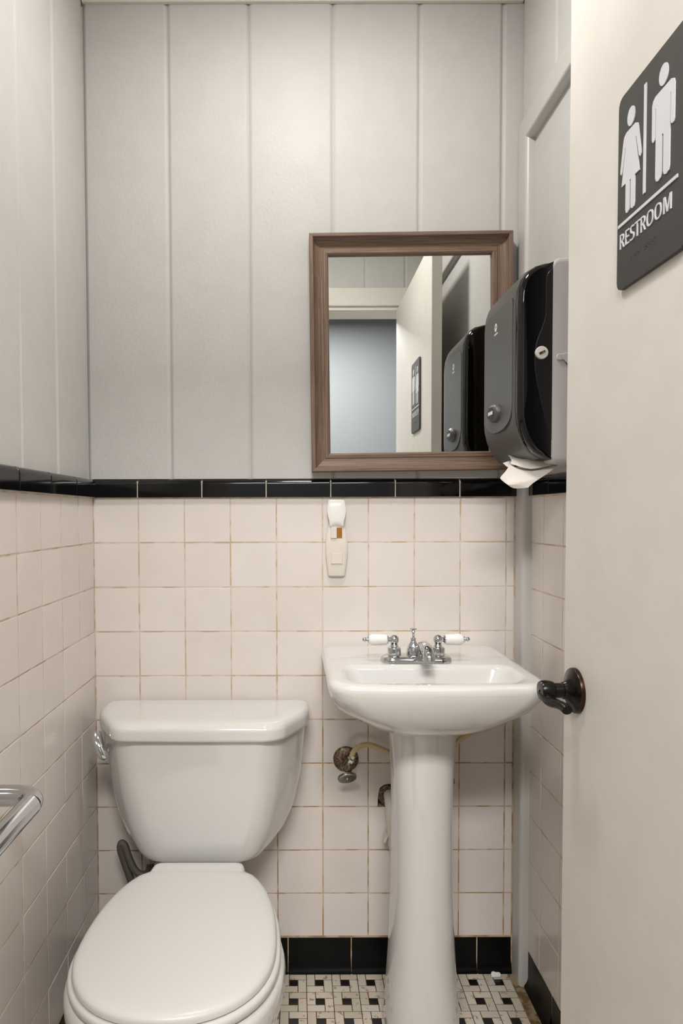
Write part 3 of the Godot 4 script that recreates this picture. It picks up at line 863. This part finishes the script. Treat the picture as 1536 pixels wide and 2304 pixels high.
# ---------------------------------------------------------------- paper towel dispenser
func build_dispenser() -> void:
	# own axes: x toward the viewer of its front's right (+z of the room), y up, z out from the right wall
	var t := thing("paper_towel_dispenser", "black and grey paper towel dispenser on the right wall beside the mirror", "dispenser", Vector3(RIGHT_X, 1.215, 0.09))
	t.rotation.y = -PI / 2
	var wide := 0.238
	# side profile of the cover: (out from wall, height)
	var prof := [Vector2(0.060, 0.373), Vector2(0.075, 0.372), Vector2(0.092, 0.367), Vector2(0.106, 0.358), Vector2(0.116, 0.345), Vector2(0.122, 0.326), Vector2(0.124, 0.30), Vector2(0.124, 0.10), Vector2(0.1225, 0.08), Vector2(0.117, 0.058), Vector2(0.107, 0.036), Vector2(0.093, 0.018), Vector2(0.078, 0.008), Vector2(0.060, 0.003)]
	var mb := MB.new()
	var rings := []
	for l in [[0.0, 0.012], [0.0025, 0.005], [0.008, 0.001], [0.014, 0.0], [wide - 0.014, 0.0], [wide - 0.008, 0.001], [wide - 0.0025, 0.005], [wide, 0.012]]:
		var ring := PackedVector3Array()
		for q in prof:
			var c := Vector2(0.06, 0.19)
			var p: Vector2 = q
			if q.x > 0.061: p = q - (Vector2(q.x - 0.06, (q.y - 0.19) * 0.6)).normalized() * l[1]
			ring.append(Vector3(l[0], p.y, p.x))
		rings.append(ring)
	mb.loft(rings)
	part("cover", mb, M.black_plastic, t, 50.0)
	# grey front shell, wrapped over the cover
	mb = MB.new(); rings = []
	var shell := []
	for q in prof.slice(2, 13): shell.append(q)
	for l in [[0.010, -0.0035], [0.013, 0.0014], [0.018, 0.0022], [wide - 0.030, 0.0022], [wide - 0.024, 0.0014], [wide - 0.020, -0.0035]]:
		var ring := PackedVector3Array()
		for i in shell.size():
			var d: Vector2 = (shell[mini(i + 1, shell.size() - 1)] - shell[maxi(i - 1, 0)]).normalized()
			var p: Vector2 = shell[i] + Vector2(-d.y, d.x) * l[1]
			ring.append(Vector3(l[0], p.y, p.x))
		for i in range(shell.size() - 1, -1, -1):
			ring.append(Vector3(l[0], shell[i].y, shell[i].x - 0.006))
		rings.append(ring)
	mb.loft(rings)
	part("front_shell", mb, M.smoke_plastic, t, 50.0)
	# inlaid front panel with a rounded foot, in a dark seam
	var face := round_poly([Vector2(0.019, 0.100), Vector2(0.060, 0.071), Vector2(0.135, 0.067), Vector2(0.186, 0.078), Vector2(0.207, 0.097), Vector2(0.207, 0.318), Vector2(0.019, 0.318)], [0.02, 0.03, 0.04, 0.03, 0.02, 0.012, 0.03], 4)
	mb = MB.new(); mb.prism(face, 0.120, 0.1266)
	part("panel_seam", mb, M.seam_dark, t)
	var inner := Geometry2D.offset_polygon(face, -0.0008)[0] as PackedVector2Array
	mb = MB.new(); mb.prism(inner, 0.120, 0.1272, 0.0004)
	part("front_panel", mb, M.smoke_plastic, t)
	# push button and its print
	var btn := pivot("push_button", t)
	mb = MB.new(); mb.prism(ellipse(Vector2(0.104, 0.110), 0.031, 0.0185, 32), 0.126, 0.138, 0.006)
	part("button_body", mb, M.smoke_plastic, btn)
	mb = MB.new(); mb.prism(ellipse(Vector2(0.104, 0.110), 0.023, 0.0125, 28), 0.137, 0.1385)
	part("button_face", mb, M.seam_dark, btn)
	for k in 5:
		mb = MB.new(); mb.prism(PackedVector2Array([Vector2(0.0885 + k * 0.0064, 0.1065), Vector2(0.0935 + k * 0.0064, 0.1065), Vector2(0.0935 + k * 0.0064, 0.1135), Vector2(0.0885 + k * 0.0064, 0.1135)]), 0.138, 0.1389)
		part("button_print", mb, M.print_white, btn)
	# white mark: an oval with a small sign in it, over a bar
	var mk := pivot("front_mark", t)
	mb = MB.new(); mb.prism(ellipse(Vector2(0.101, 0.2875), 0.0075, 0.0085, 24), 0.127, 0.1276)
	part("oval", mb, M.print_white, mk)
	mb = MB.new(); mb.prism(ellipse(Vector2(0.102, 0.2885), 0.002, 0.0032, 12), 0.127, 0.1279)
	part("oval_sign", mb, M.seam_dark, mk)
	mb = MB.new(); mb.prism(PackedVector2Array([Vector2(0.091, 0.2725), Vector2(0.114, 0.2725), Vector2(0.114, 0.2755), Vector2(0.091, 0.2755)]), 0.127, 0.1276)
	part("bar", mb, M.print_white, mk)
	# satin cheek with the curved line, and the key lock, on the side near the door
	mb = MB.new()
	var cheek := PackedVector2Array()
	for q in smooth([Vector2(0.0605, 0.362), Vector2(0.074, 0.345), Vector2(0.0755, 0.30), Vector2(0.076, 0.272), Vector2(0.082, 0.25), Vector2(0.0915, 0.225), Vector2(0.0955, 0.198), Vector2(0.094, 0.165), Vector2(0.086, 0.125), Vector2(0.075, 0.08), Vector2(0.064, 0.045), Vector2(0.0605, 0.03)], 4): cheek.append(q)
	mb.prism(cheek, wide - 0.004, wide + 0.0012, 0.0008, Transform3D(Basis(Vector3(0, 0, 1), Vector3(0, 1, 0), Vector3(1, 0, 0)), Vector3.ZERO))
	part("side_cheek", mb, M.black_satin, t)
	var lk := pivot("key_lock", t)
	mb = MB.new()
	mb.lathe([Vector2(0.0122, 0.0), Vector2(0.0122, 0.003), Vector2(0.011, 0.0045), Vector2(0.003, 0.005)], 28, Transform3D(Basis(Vector3(0, 0, 1), -PI / 2), Vector3(wide + 0.0005, 0.2025, 0.083)))
	part("lock_disc", mb, M.lock_plastic, lk)
	mb = MB.new(); mb.box(Vector3(wide + 0.004, -0.0022, -0.006), Vector3(wide + 0.0062, 0.0022, 0.006))
	mb.move(Transform3D(Basis(Vector3.RIGHT, 0.45), Vector3(0, 0.2025, 0.083)))
	part("key_slot", mb, M.tarnished_metal, lk)
	# pale back housing on the wall
	mb = MB.new(); rings = []
	for l in [[-0.003, 0.010], [-0.0015, 0.003], [0.003, 0.0], [wide - 0.001, 0.0], [wide + 0.0035, 0.003], [wide + 0.005, 0.010]]:
		var e: float = l[1]
		var ring := PackedVector3Array()
		for q in round_poly([Vector2(0.0005, -0.006 + e), Vector2(0.0625, -0.004 + e), Vector2(0.0625, 0.378 - e), Vector2(0.0005, 0.380 - e)], [0.001, 0.012, 0.012, 0.001], 4): ring.append(Vector3(l[0], q.y, q.x))
		rings.append(ring)
	mb.loft(rings)
	part("back_housing", mb, M.light_plastic, t, 50.0)
	mb = MB.new()
	mb.prism(round_poly([Vector2(0.058, 0.192), Vector2(0.055, 0.199), Vector2(0.045, 0.200), Vector2(0.03, 0.203), Vector2(0.03, 0.168), Vector2(0.038, 0.181), Vector2(0.046, 0.188), Vector2(0.054, 0.187)], [0.003], 3), wide + 0.004, wide + 0.0075, 0.0012, Transform3D(Basis(Vector3(0, 0, 1), Vector3(0, 1, 0), Vector3(1, 0, 0)), Vector3.ZERO))
	part("latch_tab", mb, M.light_plastic, t)
	# the paper hanging out of it
	t = thing("paper_towel", "crumpled white paper towel hanging from the dispenser", "paper", Vector3(0.47, 1.21, 0.22))
	sheet(t, "lower_fold", [
		[Vector3(0.4353, 1.2145, 0.235), Vector3(0.4608, 1.2071, 0.250), Vector3(0.4933, 1.2152, 0.270), Vector3(0.5137, 1.2154, 0.300)],
		[Vector3(0.4169, 1.1992, 0.265), Vector3(0.4418, 1.1932, 0.275), Vector3(0.4669, 1.1902, 0.295), Vector3(0.4897, 1.1964, 0.305)],
		[Vector3(0.4027, 1.1870, 0.280), Vector3(0.4160, 1.1771, 0.285), Vector3(0.4352, 1.1781, 0.300), Vector3(0.4591, 1.1760, 0.305)],
		[Vector3(0.4088, 1.1799, 0.283), Vector3(0.4220, 1.1683, 0.288), Vector3(0.4318, 1.1654, 0.295), Vector3(0.4490, 1.1667, 0.305)]])
	sheet(t, "upper_fold", [
		[Vector3(0.4436, 1.2382, 0.200), Vector3(0.4618, 1.2337, 0.220), Vector3(0.4819, 1.2372, 0.240), Vector3(0.5094, 1.2257, 0.280)],
		[Vector3(0.4420, 1.2261, 0.225), Vector3(0.4535, 1.2231, 0.250), Vector3(0.4712, 1.2249, 0.270), Vector3(0.5036, 1.2176, 0.295)],
		[Vector3(0.4371, 1.2181, 0.235), Vector3(0.4429, 1.2134, 0.250), Vector3(0.4635, 1.2041, 0.280), Vector3(0.4949, 1.2104, 0.300)]])
	sheet(t, "torn_corner", [
		[Vector3(0.4311, 1.2213, 0.205), Vector3(0.4502, 1.2272, 0.200), Vector3(0.4576, 1.2262, 0.200)],
		[Vector3(0.4372, 1.2123, 0.215), Vector3(0.4481, 1.2150, 0.215), Vector3(0.4563, 1.2168, 0.215)]])

func sheet(parent: Node3D, called: String, rows: Array) -> void:
	var g := []
	for r in rows: g.append(smooth(r, 3))
	var cols := []
	for k in g[0].size():
		var c := []
		for r in g: c.append(r[k])
		cols.append(smooth(c, 3))
	var n: int = cols.size(); var m: int = cols[0].size()
	var mb := MB.new()
	for side in 2:
		for i in n:
			for j in m:
				var a: Vector3 = cols[mini(i + 1, n - 1)][j] - cols[maxi(i - 1, 0)][j]
				var b: Vector3 = cols[i][mini(j + 1, m - 1)] - cols[i][maxi(j - 1, 0)]
				mb.put(cols[i][j] + a.cross(b).normalized() * (0.0004 if side else -0.0004) - parent.position)
	var s := n * m
	for i in n - 1:
		for j in m - 1:
			var a := i * m + j
			mb.quad(a, a + 1, a + m + 1, a + m); mb.quad(s + a, s + a + m, s + a + m + 1, s + a + 1)
	for i in n - 1:
		mb.quad(i * m, i * m + m, s + i * m + m, s + i * m); mb.quad(i * m + m - 1, s + i * m + m - 1, s + i * m + 2 * m - 1, i * m + 2 * m - 1)
	for j in m - 1:
		mb.quad(j, s + j, s + j + 1, j + 1); mb.quad((n - 1) * m + j, (n - 1) * m + j + 1, s + (n - 1) * m + j + 1, s + (n - 1) * m + j)
	mb.outward(0)
	part(called, mb, M.paper, parent, 30.0)

# ---------------------------------------------------------------- wall switch
func build_switch() -> void:
	var t := thing("wall_switch", "cream plastic wall switch with two square buttons above the sink", "switch", Vector3(0.099, 0.968, 0.0004))
	var rings := []
	var mb := MB.new()
	for l in [[0.0, 0.0175, 0.006], [0.003, 0.0195, 0.010], [0.02, 0.0215, 0.0125], [0.055, 0.0252, 0.0135], [0.078, 0.0262, 0.0135], [0.10, 0.0235, 0.0125], [0.118, 0.019, 0.011], [0.13, 0.0165, 0.009], [0.150, 0.015, 0.006]]:
		var b := minf(0.004, l[2] * 0.5)
		var ring := PackedVector3Array()
		for q in [Vector2(-l[1], 0), Vector2(l[1], 0), Vector2(l[1], l[2] - b), Vector2(l[1] - b * 1.6, l[2]), Vector2(-l[1] + b * 1.6, l[2]), Vector2(-l[1], l[2] - b)]: ring.append(Vector3(q.x, l[0], q.y))
		rings.append(ring)
	mb.loft(rings)
	part("plate", mb, M.switch_plastic, t, 38.0)
	mb = MB.new(); rings = []
	for l in [[0.123, 0.0152, 0.009, 0.0125], [0.127, 0.0158, 0.0095, 0.0165], [0.134, 0.0175, 0.0065, 0.0165], [0.145, 0.0205, 0.0025, 0.0145], [0.157, 0.0222, 0.0, 0.0125], [0.170, 0.0208, 0.0, 0.010], [0.181, 0.0190, 0.0, 0.0075], [0.184, 0.0172, 0.0, 0.004]]:
		var ring := PackedVector3Array()
		for k in 9:
			var u := k / 8.0 * 2.0 - 1.0
			ring.append(Vector3(u * l[1], l[0] - (0.006 * u * u if l[0] < 0.13 else 0.0), l[3] - 0.002 * u * u * u * u))
		ring.append(Vector3(l[1], l[0], l[2])); ring.append(Vector3(-l[1], l[0], l[2]))
		rings.append(ring)
	mb.loft(rings)
	part("hood", mb, M.hood_plastic, t, 50.0)
	var up := pivot("upper_button", t)
	mb = MB.new(); mb.box(Vector3(-0.0138, 0.092, 0.010), Vector3(0.0, 0.1175, 0.0168), 0.0006); part("raised_half", mb, M.switch_plastic, up)
	mb = MB.new(); mb.box(Vector3(0.0, 0.0925, 0.0105), Vector3(0.0128, 0.117, 0.0138)); part("amber_half", mb, M.amber_plastic, up)
	var seam := MB.new(); seam.box(Vector3(-0.0135, 0.0305, 0.010), Vector3(0.0135, 0.0575, 0.01375)); part("button_gap", seam, M.light_grout, t)
	mb = MB.new(); mb.box(Vector3(-0.0125, 0.0312, 0.010), Vector3(0.0128, 0.0568, 0.0152), 0.0006); part("lower_button", mb, M.switch_plastic, t)

# ---------------------------------------------------------------- door, handle and sign
func build_door() -> void:
	var d := thing("door_1", "cream painted door standing open at the right with dark lever", "door", Vector3(0.43, 0, 0.530), "structure")
	d.rotation.y = -PI / 2      # own x runs along the door away from the back wall, own z faces the room
	var mb := MB.new()
	mb.box(Vector3(0, 0.012, -0.033), Vector3(0.726, 1.972, 0.0), 0.0012)
	part("slab", mb, M.door_paint, d)
	mb = MB.new()
	mb.box(Vector3(-0.0008, 0.82, -0.028), Vector3(0.0004, 0.88, -0.005)); part("latch_plate", mb, M.bronze, d)
	var lh := pivot("lever_handle", d)
	lh.position = Vector3(0.046, 0.8455, 0)
	var out := Transform3D(Basis(Vector3.RIGHT, PI / 2), Vector3.ZERO)
	mb = MB.new()
	mb.lathe([Vector2(0.0345, 0.0002), Vector2(0.0345, 0.004), Vector2(0.0335, 0.006)], 40, out)
	part("rose_edge", mb, M.bronze_edge, lh)
	mb = MB.new()
	mb.lathe([Vector2(0.0335, 0.005), Vector2(0.031, 0.0075), Vector2(0.024, 0.010), Vector2(0.0165, 0.014), Vector2(0.0135, 0.0185), Vector2(0.013, 0.021), Vector2(0.011, 0.0225)], 40, out)
	part("rose", mb, M.bronze, lh, 50.0)
	mb = MB.new()
	mb.lathe([Vector2(0.0115, 0.020), Vector2(0.0115, 0.034), Vector2(0.013, 0.0345), Vector2(0.0145, 0.037), Vector2(0.0158, 0.045), Vector2(0.0155, 0.052), Vector2(0.0135, 0.0555), Vector2(0.003, 0.056)], 28, out)
	part("hub", mb, M.bronze, lh, 40.0)
	mb = MB.new()
	var path := smooth([Vector3(-0.002, -0.005, 0.046), Vector3(0.012, -0.009, 0.047), Vector3(0.026, -0.0105, 0.047), Vector3(0.042, -0.009, 0.045), Vector3(0.056, -0.0085, 0.0425), Vector3(0.069, -0.0105, 0.0415)], 5)
	var rad := []
	for i in path.size(): rad.append(lerpf(0.0118, 0.0076, minf(1.0, i / 16.0)))
	mb.tube(path, rad, 16, 0.85)
	part("lever", mb, M.bronze, lh, 50.0)
	mb = MB.new()
	mb.lathe([Vector2(0.0016, 0.0562), Vector2(0.0016, 0.0568)], 10, out)
	part("pin_hole", mb, M.cavity, lh)
	# the sign on the door
	var t := thing("restroom_sign", "dark grey restroom sign with raised man and woman figures on door", "sign", Vector3(0.4298, 1.4065, 0.7005))
	t.rotation.y = -PI / 2
	var w := 0.1545; var h := 0.2465
	mb = MB.new()
	mb.prism(round_poly([Vector2(0, 0), Vector2(w, 0), Vector2(w, h), Vector2(0, h)], [0.012], 5), 0.0, 0.0056, 0.0004)
	part("plate", mb, M.sign_plate, t)
	var z0 := 0.005; var z1 := 0.0068
	# woman
	var wx := 0.0345
	mb = MB.new(); mb.prism(ellipse(Vector2(wx, 0.208), 0.0092, 0.0115, 24), z0, z1); part("woman_head", mb, M.sign_raised, t)
	var half := [Vector2(0.0, 0.1935), Vector2(0.011, 0.1935), Vector2(0.0165, 0.1905), Vector2(0.0185, 0.186), Vector2(0.0255, 0.154), Vector2(0.0258, 0.149), Vector2(0.0235, 0.1462), Vector2(0.0208, 0.149), Vector2(0.0135, 0.176), Vector2(0.0122, 0.176), Vector2(0.0222, 0.1305), Vector2(0.0115, 0.1305), Vector2(0.0115, 0.097), Vector2(0.0098, 0.0925), Vector2(0.006, 0.0915), Vector2(0.0022, 0.0935), Vector2(0.0015, 0.097), Vector2(0.0015, 0.130), Vector2(0.0, 0.130)]
	mb = MB.new(); mb.prism(mirrored(half, wx), z0, z1); part("woman_figure", mb, M.sign_raised, t)
	# man
	var mx := 0.112
	mb = MB.new(); mb.prism(ellipse(Vector2(mx - 0.004, 0.2115), 0.0095, 0.0118, 24), z0, z1); part("man_head", mb, M.sign_raised, t)
	half = [Vector2(0.0, 0.1965), Vector2(0.0165, 0.1965), Vector2(0.0215, 0.1938), Vector2(0.0235, 0.189), Vector2(0.0235, 0.150), Vector2(0.0220, 0.1465), Vector2(0.0200, 0.1455), Vector2(0.0172, 0.147), Vector2(0.0162, 0.150), Vector2(0.0162, 0.182), Vector2(0.0148, 0.182), Vector2(0.0148, 0.102), Vector2(0.0132, 0.0975), Vector2(0.0085, 0.0955), Vector2(0.0035, 0.0975), Vector2(0.0016, 0.102), Vector2(0.0016, 0.145), Vector2(0.0, 0.145)]
	mb = MB.new(); mb.prism(mirrored(half, mx - 0.004), z0, z1); part("man_figure", mb, M.sign_raised, t)
	mb = MB.new(); mb.box(Vector3(0.0655, 0.0965, z0), Vector3(0.0705, 0.2265, z1)); part("divider_bar", mb, M.sign_raised, t)
	mb = MB.new(); mb.box(Vector3(0.004, 0.0805, z0), Vector3(0.139, 0.0845, z1)); part("rule", mb, M.sign_raised, t)
	var tm := TextMesh.new()
	var fnt := SystemFont.new()
	fnt.font_names = PackedStringArray(["Droid Sans"]); fnt.font_weight = 500
	tm.font = fnt; tm.text = "RESTROOM"; tm.font_size = 64; tm.depth = 0.0018; tm.pixel_size = 0.00045
	tm.horizontal_alignment = HORIZONTAL_ALIGNMENT_CENTER; tm.vertical_alignment = VERTICAL_ALIGNMENT_CENTER
	var tx := part("lettering", tm, M.sign_raised, t)
	var box := tm.get_aabb()
	tx.scale = Vector3(0.118 / box.size.x, 0.0185 / box.size.y, 1.0)
	tx.position = Vector3(0.0685 - box.get_center().x * tx.scale.x, 0.0612 - box.get_center().y * tx.scale.y, 0.0059)
	# braille under it, the cells of r e s t r o o m
	mb = MB.new()
	var cells := ["1235", "15", "234", "2345", "1235", "135", "135", "134"]
	for i in cells.size():
		for ch in cells[i]:
			var k := int(ch) - 1
			mb.lathe([Vector2(0.0009, 0.0), Vector2(0.0007, 0.0005), Vector2(0.0002, 0.0007)], 8, Transform3D(Basis(Vector3.RIGHT, PI / 2), Vector3(0.036 + i * 0.0068 + (0.008 if i > 3 else 0.0) + (0.0026 if k > 2 else 0.0), 0.0345 - 0.0026 * (k % 3), 0.0055)))
	part("braille", mb, M.sign_edge, t, 60.0)

func mirrored(half: Array, x: float) -> PackedVector2Array:
	var o := PackedVector2Array()
	for q in half:
		o.append(Vector2(x + q.x, q.y))
	for i in range(half.size() - 2, 0, -1): o.append(Vector2(x - half[i].x, half[i].y))
	return o

# ---------------------------------------------------------------- grab bar and lamps
func build_grab_bar() -> void:
	var t := thing("grab_bar", "chrome grab bar bent along the left wall beside the toilet", "grab bar", Vector3(LEFT_X, 0.695, 0.60))
	var mb := MB.new()
	var x := 0.094
	mb.tube(smooth([Vector3(0.001, 0, 0), Vector3(0.03, 0, 0), Vector3(x - 0.036, 0, 0), Vector3(x - 0.018, 0, 0.0035), Vector3(x - 0.005, 0, 0.015), Vector3(x, 0, 0.034), Vector3(x, 0, 0.06), Vector3(x, 0, 0.30), Vector3(x, 0, 0.47), Vector3(x - 0.004, 0, 0.488), Vector3(x - 0.016, 0, 0.4975), Vector3(x - 0.032, 0, 0.50), Vector3(0.03, 0, 0.50), Vector3(0.001, 0, 0.50)], 6), 0.0158, 24)
	part("bar", mb, M.bar_chrome, t, 60.0)
	for z in [0.0, 0.5]:
		mb = MB.new()
		mb.lathe([Vector2(0.038, 0.0005), Vector2(0.038, 0.003), Vector2(0.034, 0.007), Vector2(0.0175, 0.009)], 28, Transform3D(Basis(Vector3(0, 0, 1), -PI / 2), Vector3(0, 0, z)))
		part("wall_flange", mb, M.bar_chrome, t)

func build_lamps() -> void:
	var t := thing("ceiling_lamp", "flat round ceiling lamp of the restroom", "lamp", LAMP_AT)
	var mb := MB.new()
	mb.lathe([Vector2(0.11, 0.0), Vector2(0.115, 0.004), Vector2(0.115, CEIL - LAMP_AT.y - 0.0005), Vector2(0.10, CEIL - LAMP_AT.y - 0.0004)], 40)
	part("base", mb, M.lamp_base, t)
	mb = MB.new()
	mb.lathe([Vector2(0.1, 0.004), Vector2(0.1, -0.001), Vector2(0.096, -0.003), Vector2(0.002, -0.0035)], 40)
	part("glass_diffuser", mb, M.lamp_glass, t, 60.0)
	t = thing("hall_fill_panel", "unseen white panel added as fill light on the hall ceiling", "lamp", Vector3(-0.05, 2.45, 2.28))  # unseen panel, added to fill the restroom through the doorway
	mb = MB.new(); mb.box(Vector3(-0.52, -0.03, -0.26), Vector3(0.52, -0.0005, 0.26), 0.003)
	part("frame", mb, M.lamp_base, t)
	mb = MB.new(); mb.box(Vector3(-0.5, -0.033, -0.24), Vector3(0.5, -0.029, 0.24))
	part("diffuser", mb, M.panel_glow, t)

const LAMP_AT := Vector3(0.03, 2.33, 0.55)
const LAMP_ENERGY := 0.56
const LAMP_GLOW := 0.046
const HALL_ENERGY := 5.4

# ---------------------------------------------------------------- scene
func _ready() -> void:
	rng.seed = 20240517
	# camera: principal point off centre, 1.95 degrees down, 0.18 degrees of roll
	var cam := Camera3D.new()
	cam.name = "camera"
	add_child(cam)
	cam.projection = Camera3D.PROJECTION_FRUSTUM
	cam.near = 0.05; cam.far = 50.0
	var k := cam.near / F_PX
	cam.size = 2304.0 * k
	cam.frustum_offset = Vector2((768.0 - 663.0) * k, (1208.97 - 1152.0) * k)
	cam.transform = Transform3D(Basis(Vector3.RIGHT, deg_to_rad(-1.95)) * Basis(Vector3(0, 0, 1), deg_to_rad(-0.18)), CAM)
	cam.current = true
	var env := Environment.new()
	env.background_mode = Environment.BG_COLOR
	env.background_color = Color(0.02, 0.02, 0.02)
	env.tonemap_mode = Environment.TONE_MAPPER_LINEAR
	env.tonemap_exposure = 1.37
	env.sdfgi_enabled = true; env.ssao_enabled = true; env.ssil_enabled = true
	var we := WorldEnvironment.new()
	we.name = "environment"
	we.environment = env
	add_child(we)
	# added fill from the unseen hall panel, just under its glowing face
	var a := AreaLight3D.new()
	a.name = "hall_fill_light"
	a.area_size = Vector2(1.0, 0.48)
	a.light_color = Color(1.0, 0.99, 0.975)
	a.light_energy = HALL_ENERGY
	a.area_range = 6.0
	a.shadow_enabled = true
	a.transform = Transform3D(Basis(Vector3.RIGHT, -PI / 2), Vector3(-0.05, 2.414, 2.28))
	add_child(a)
	# the restroom's ceiling lamp, just under its glowing diffuser
	var b := AreaLight3D.new()
	b.name = "ceiling_lamp_light"
	b.area_size = Vector2(0.16, 0.16)
	b.light_color = Color(1.0, 0.985, 0.965)
	b.light_energy = LAMP_ENERGY
	b.area_range = 6.0
	b.shadow_enabled = true
	b.transform = Transform3D(Basis(Vector3.RIGHT, -PI / 2), LAMP_AT + Vector3(0, -0.006, 0))
	add_child(b)
	var o := OmniLight3D.new()       # what leaves the lamp sideways
	o.name = "ceiling_lamp_side_light"
	o.light_color = Color(1.0, 0.985, 0.965)
	o.light_energy = LAMP_GLOW
	o.light_size = 0.05
	o.omni_range = 6.0; o.omni_attenuation = 2.0
	o.shadow_enabled = true
	o.position = LAMP_AT + Vector3(0, -0.06, 0)
	add_child(o)
	make_materials()
	build_walls()
	build_floor()
	build_toilet()
	build_sink()
	build_plumbing()
	build_mirror()
	build_door()
	build_dispenser()
	build_grab_bar()
	build_switch()
	build_lamps()
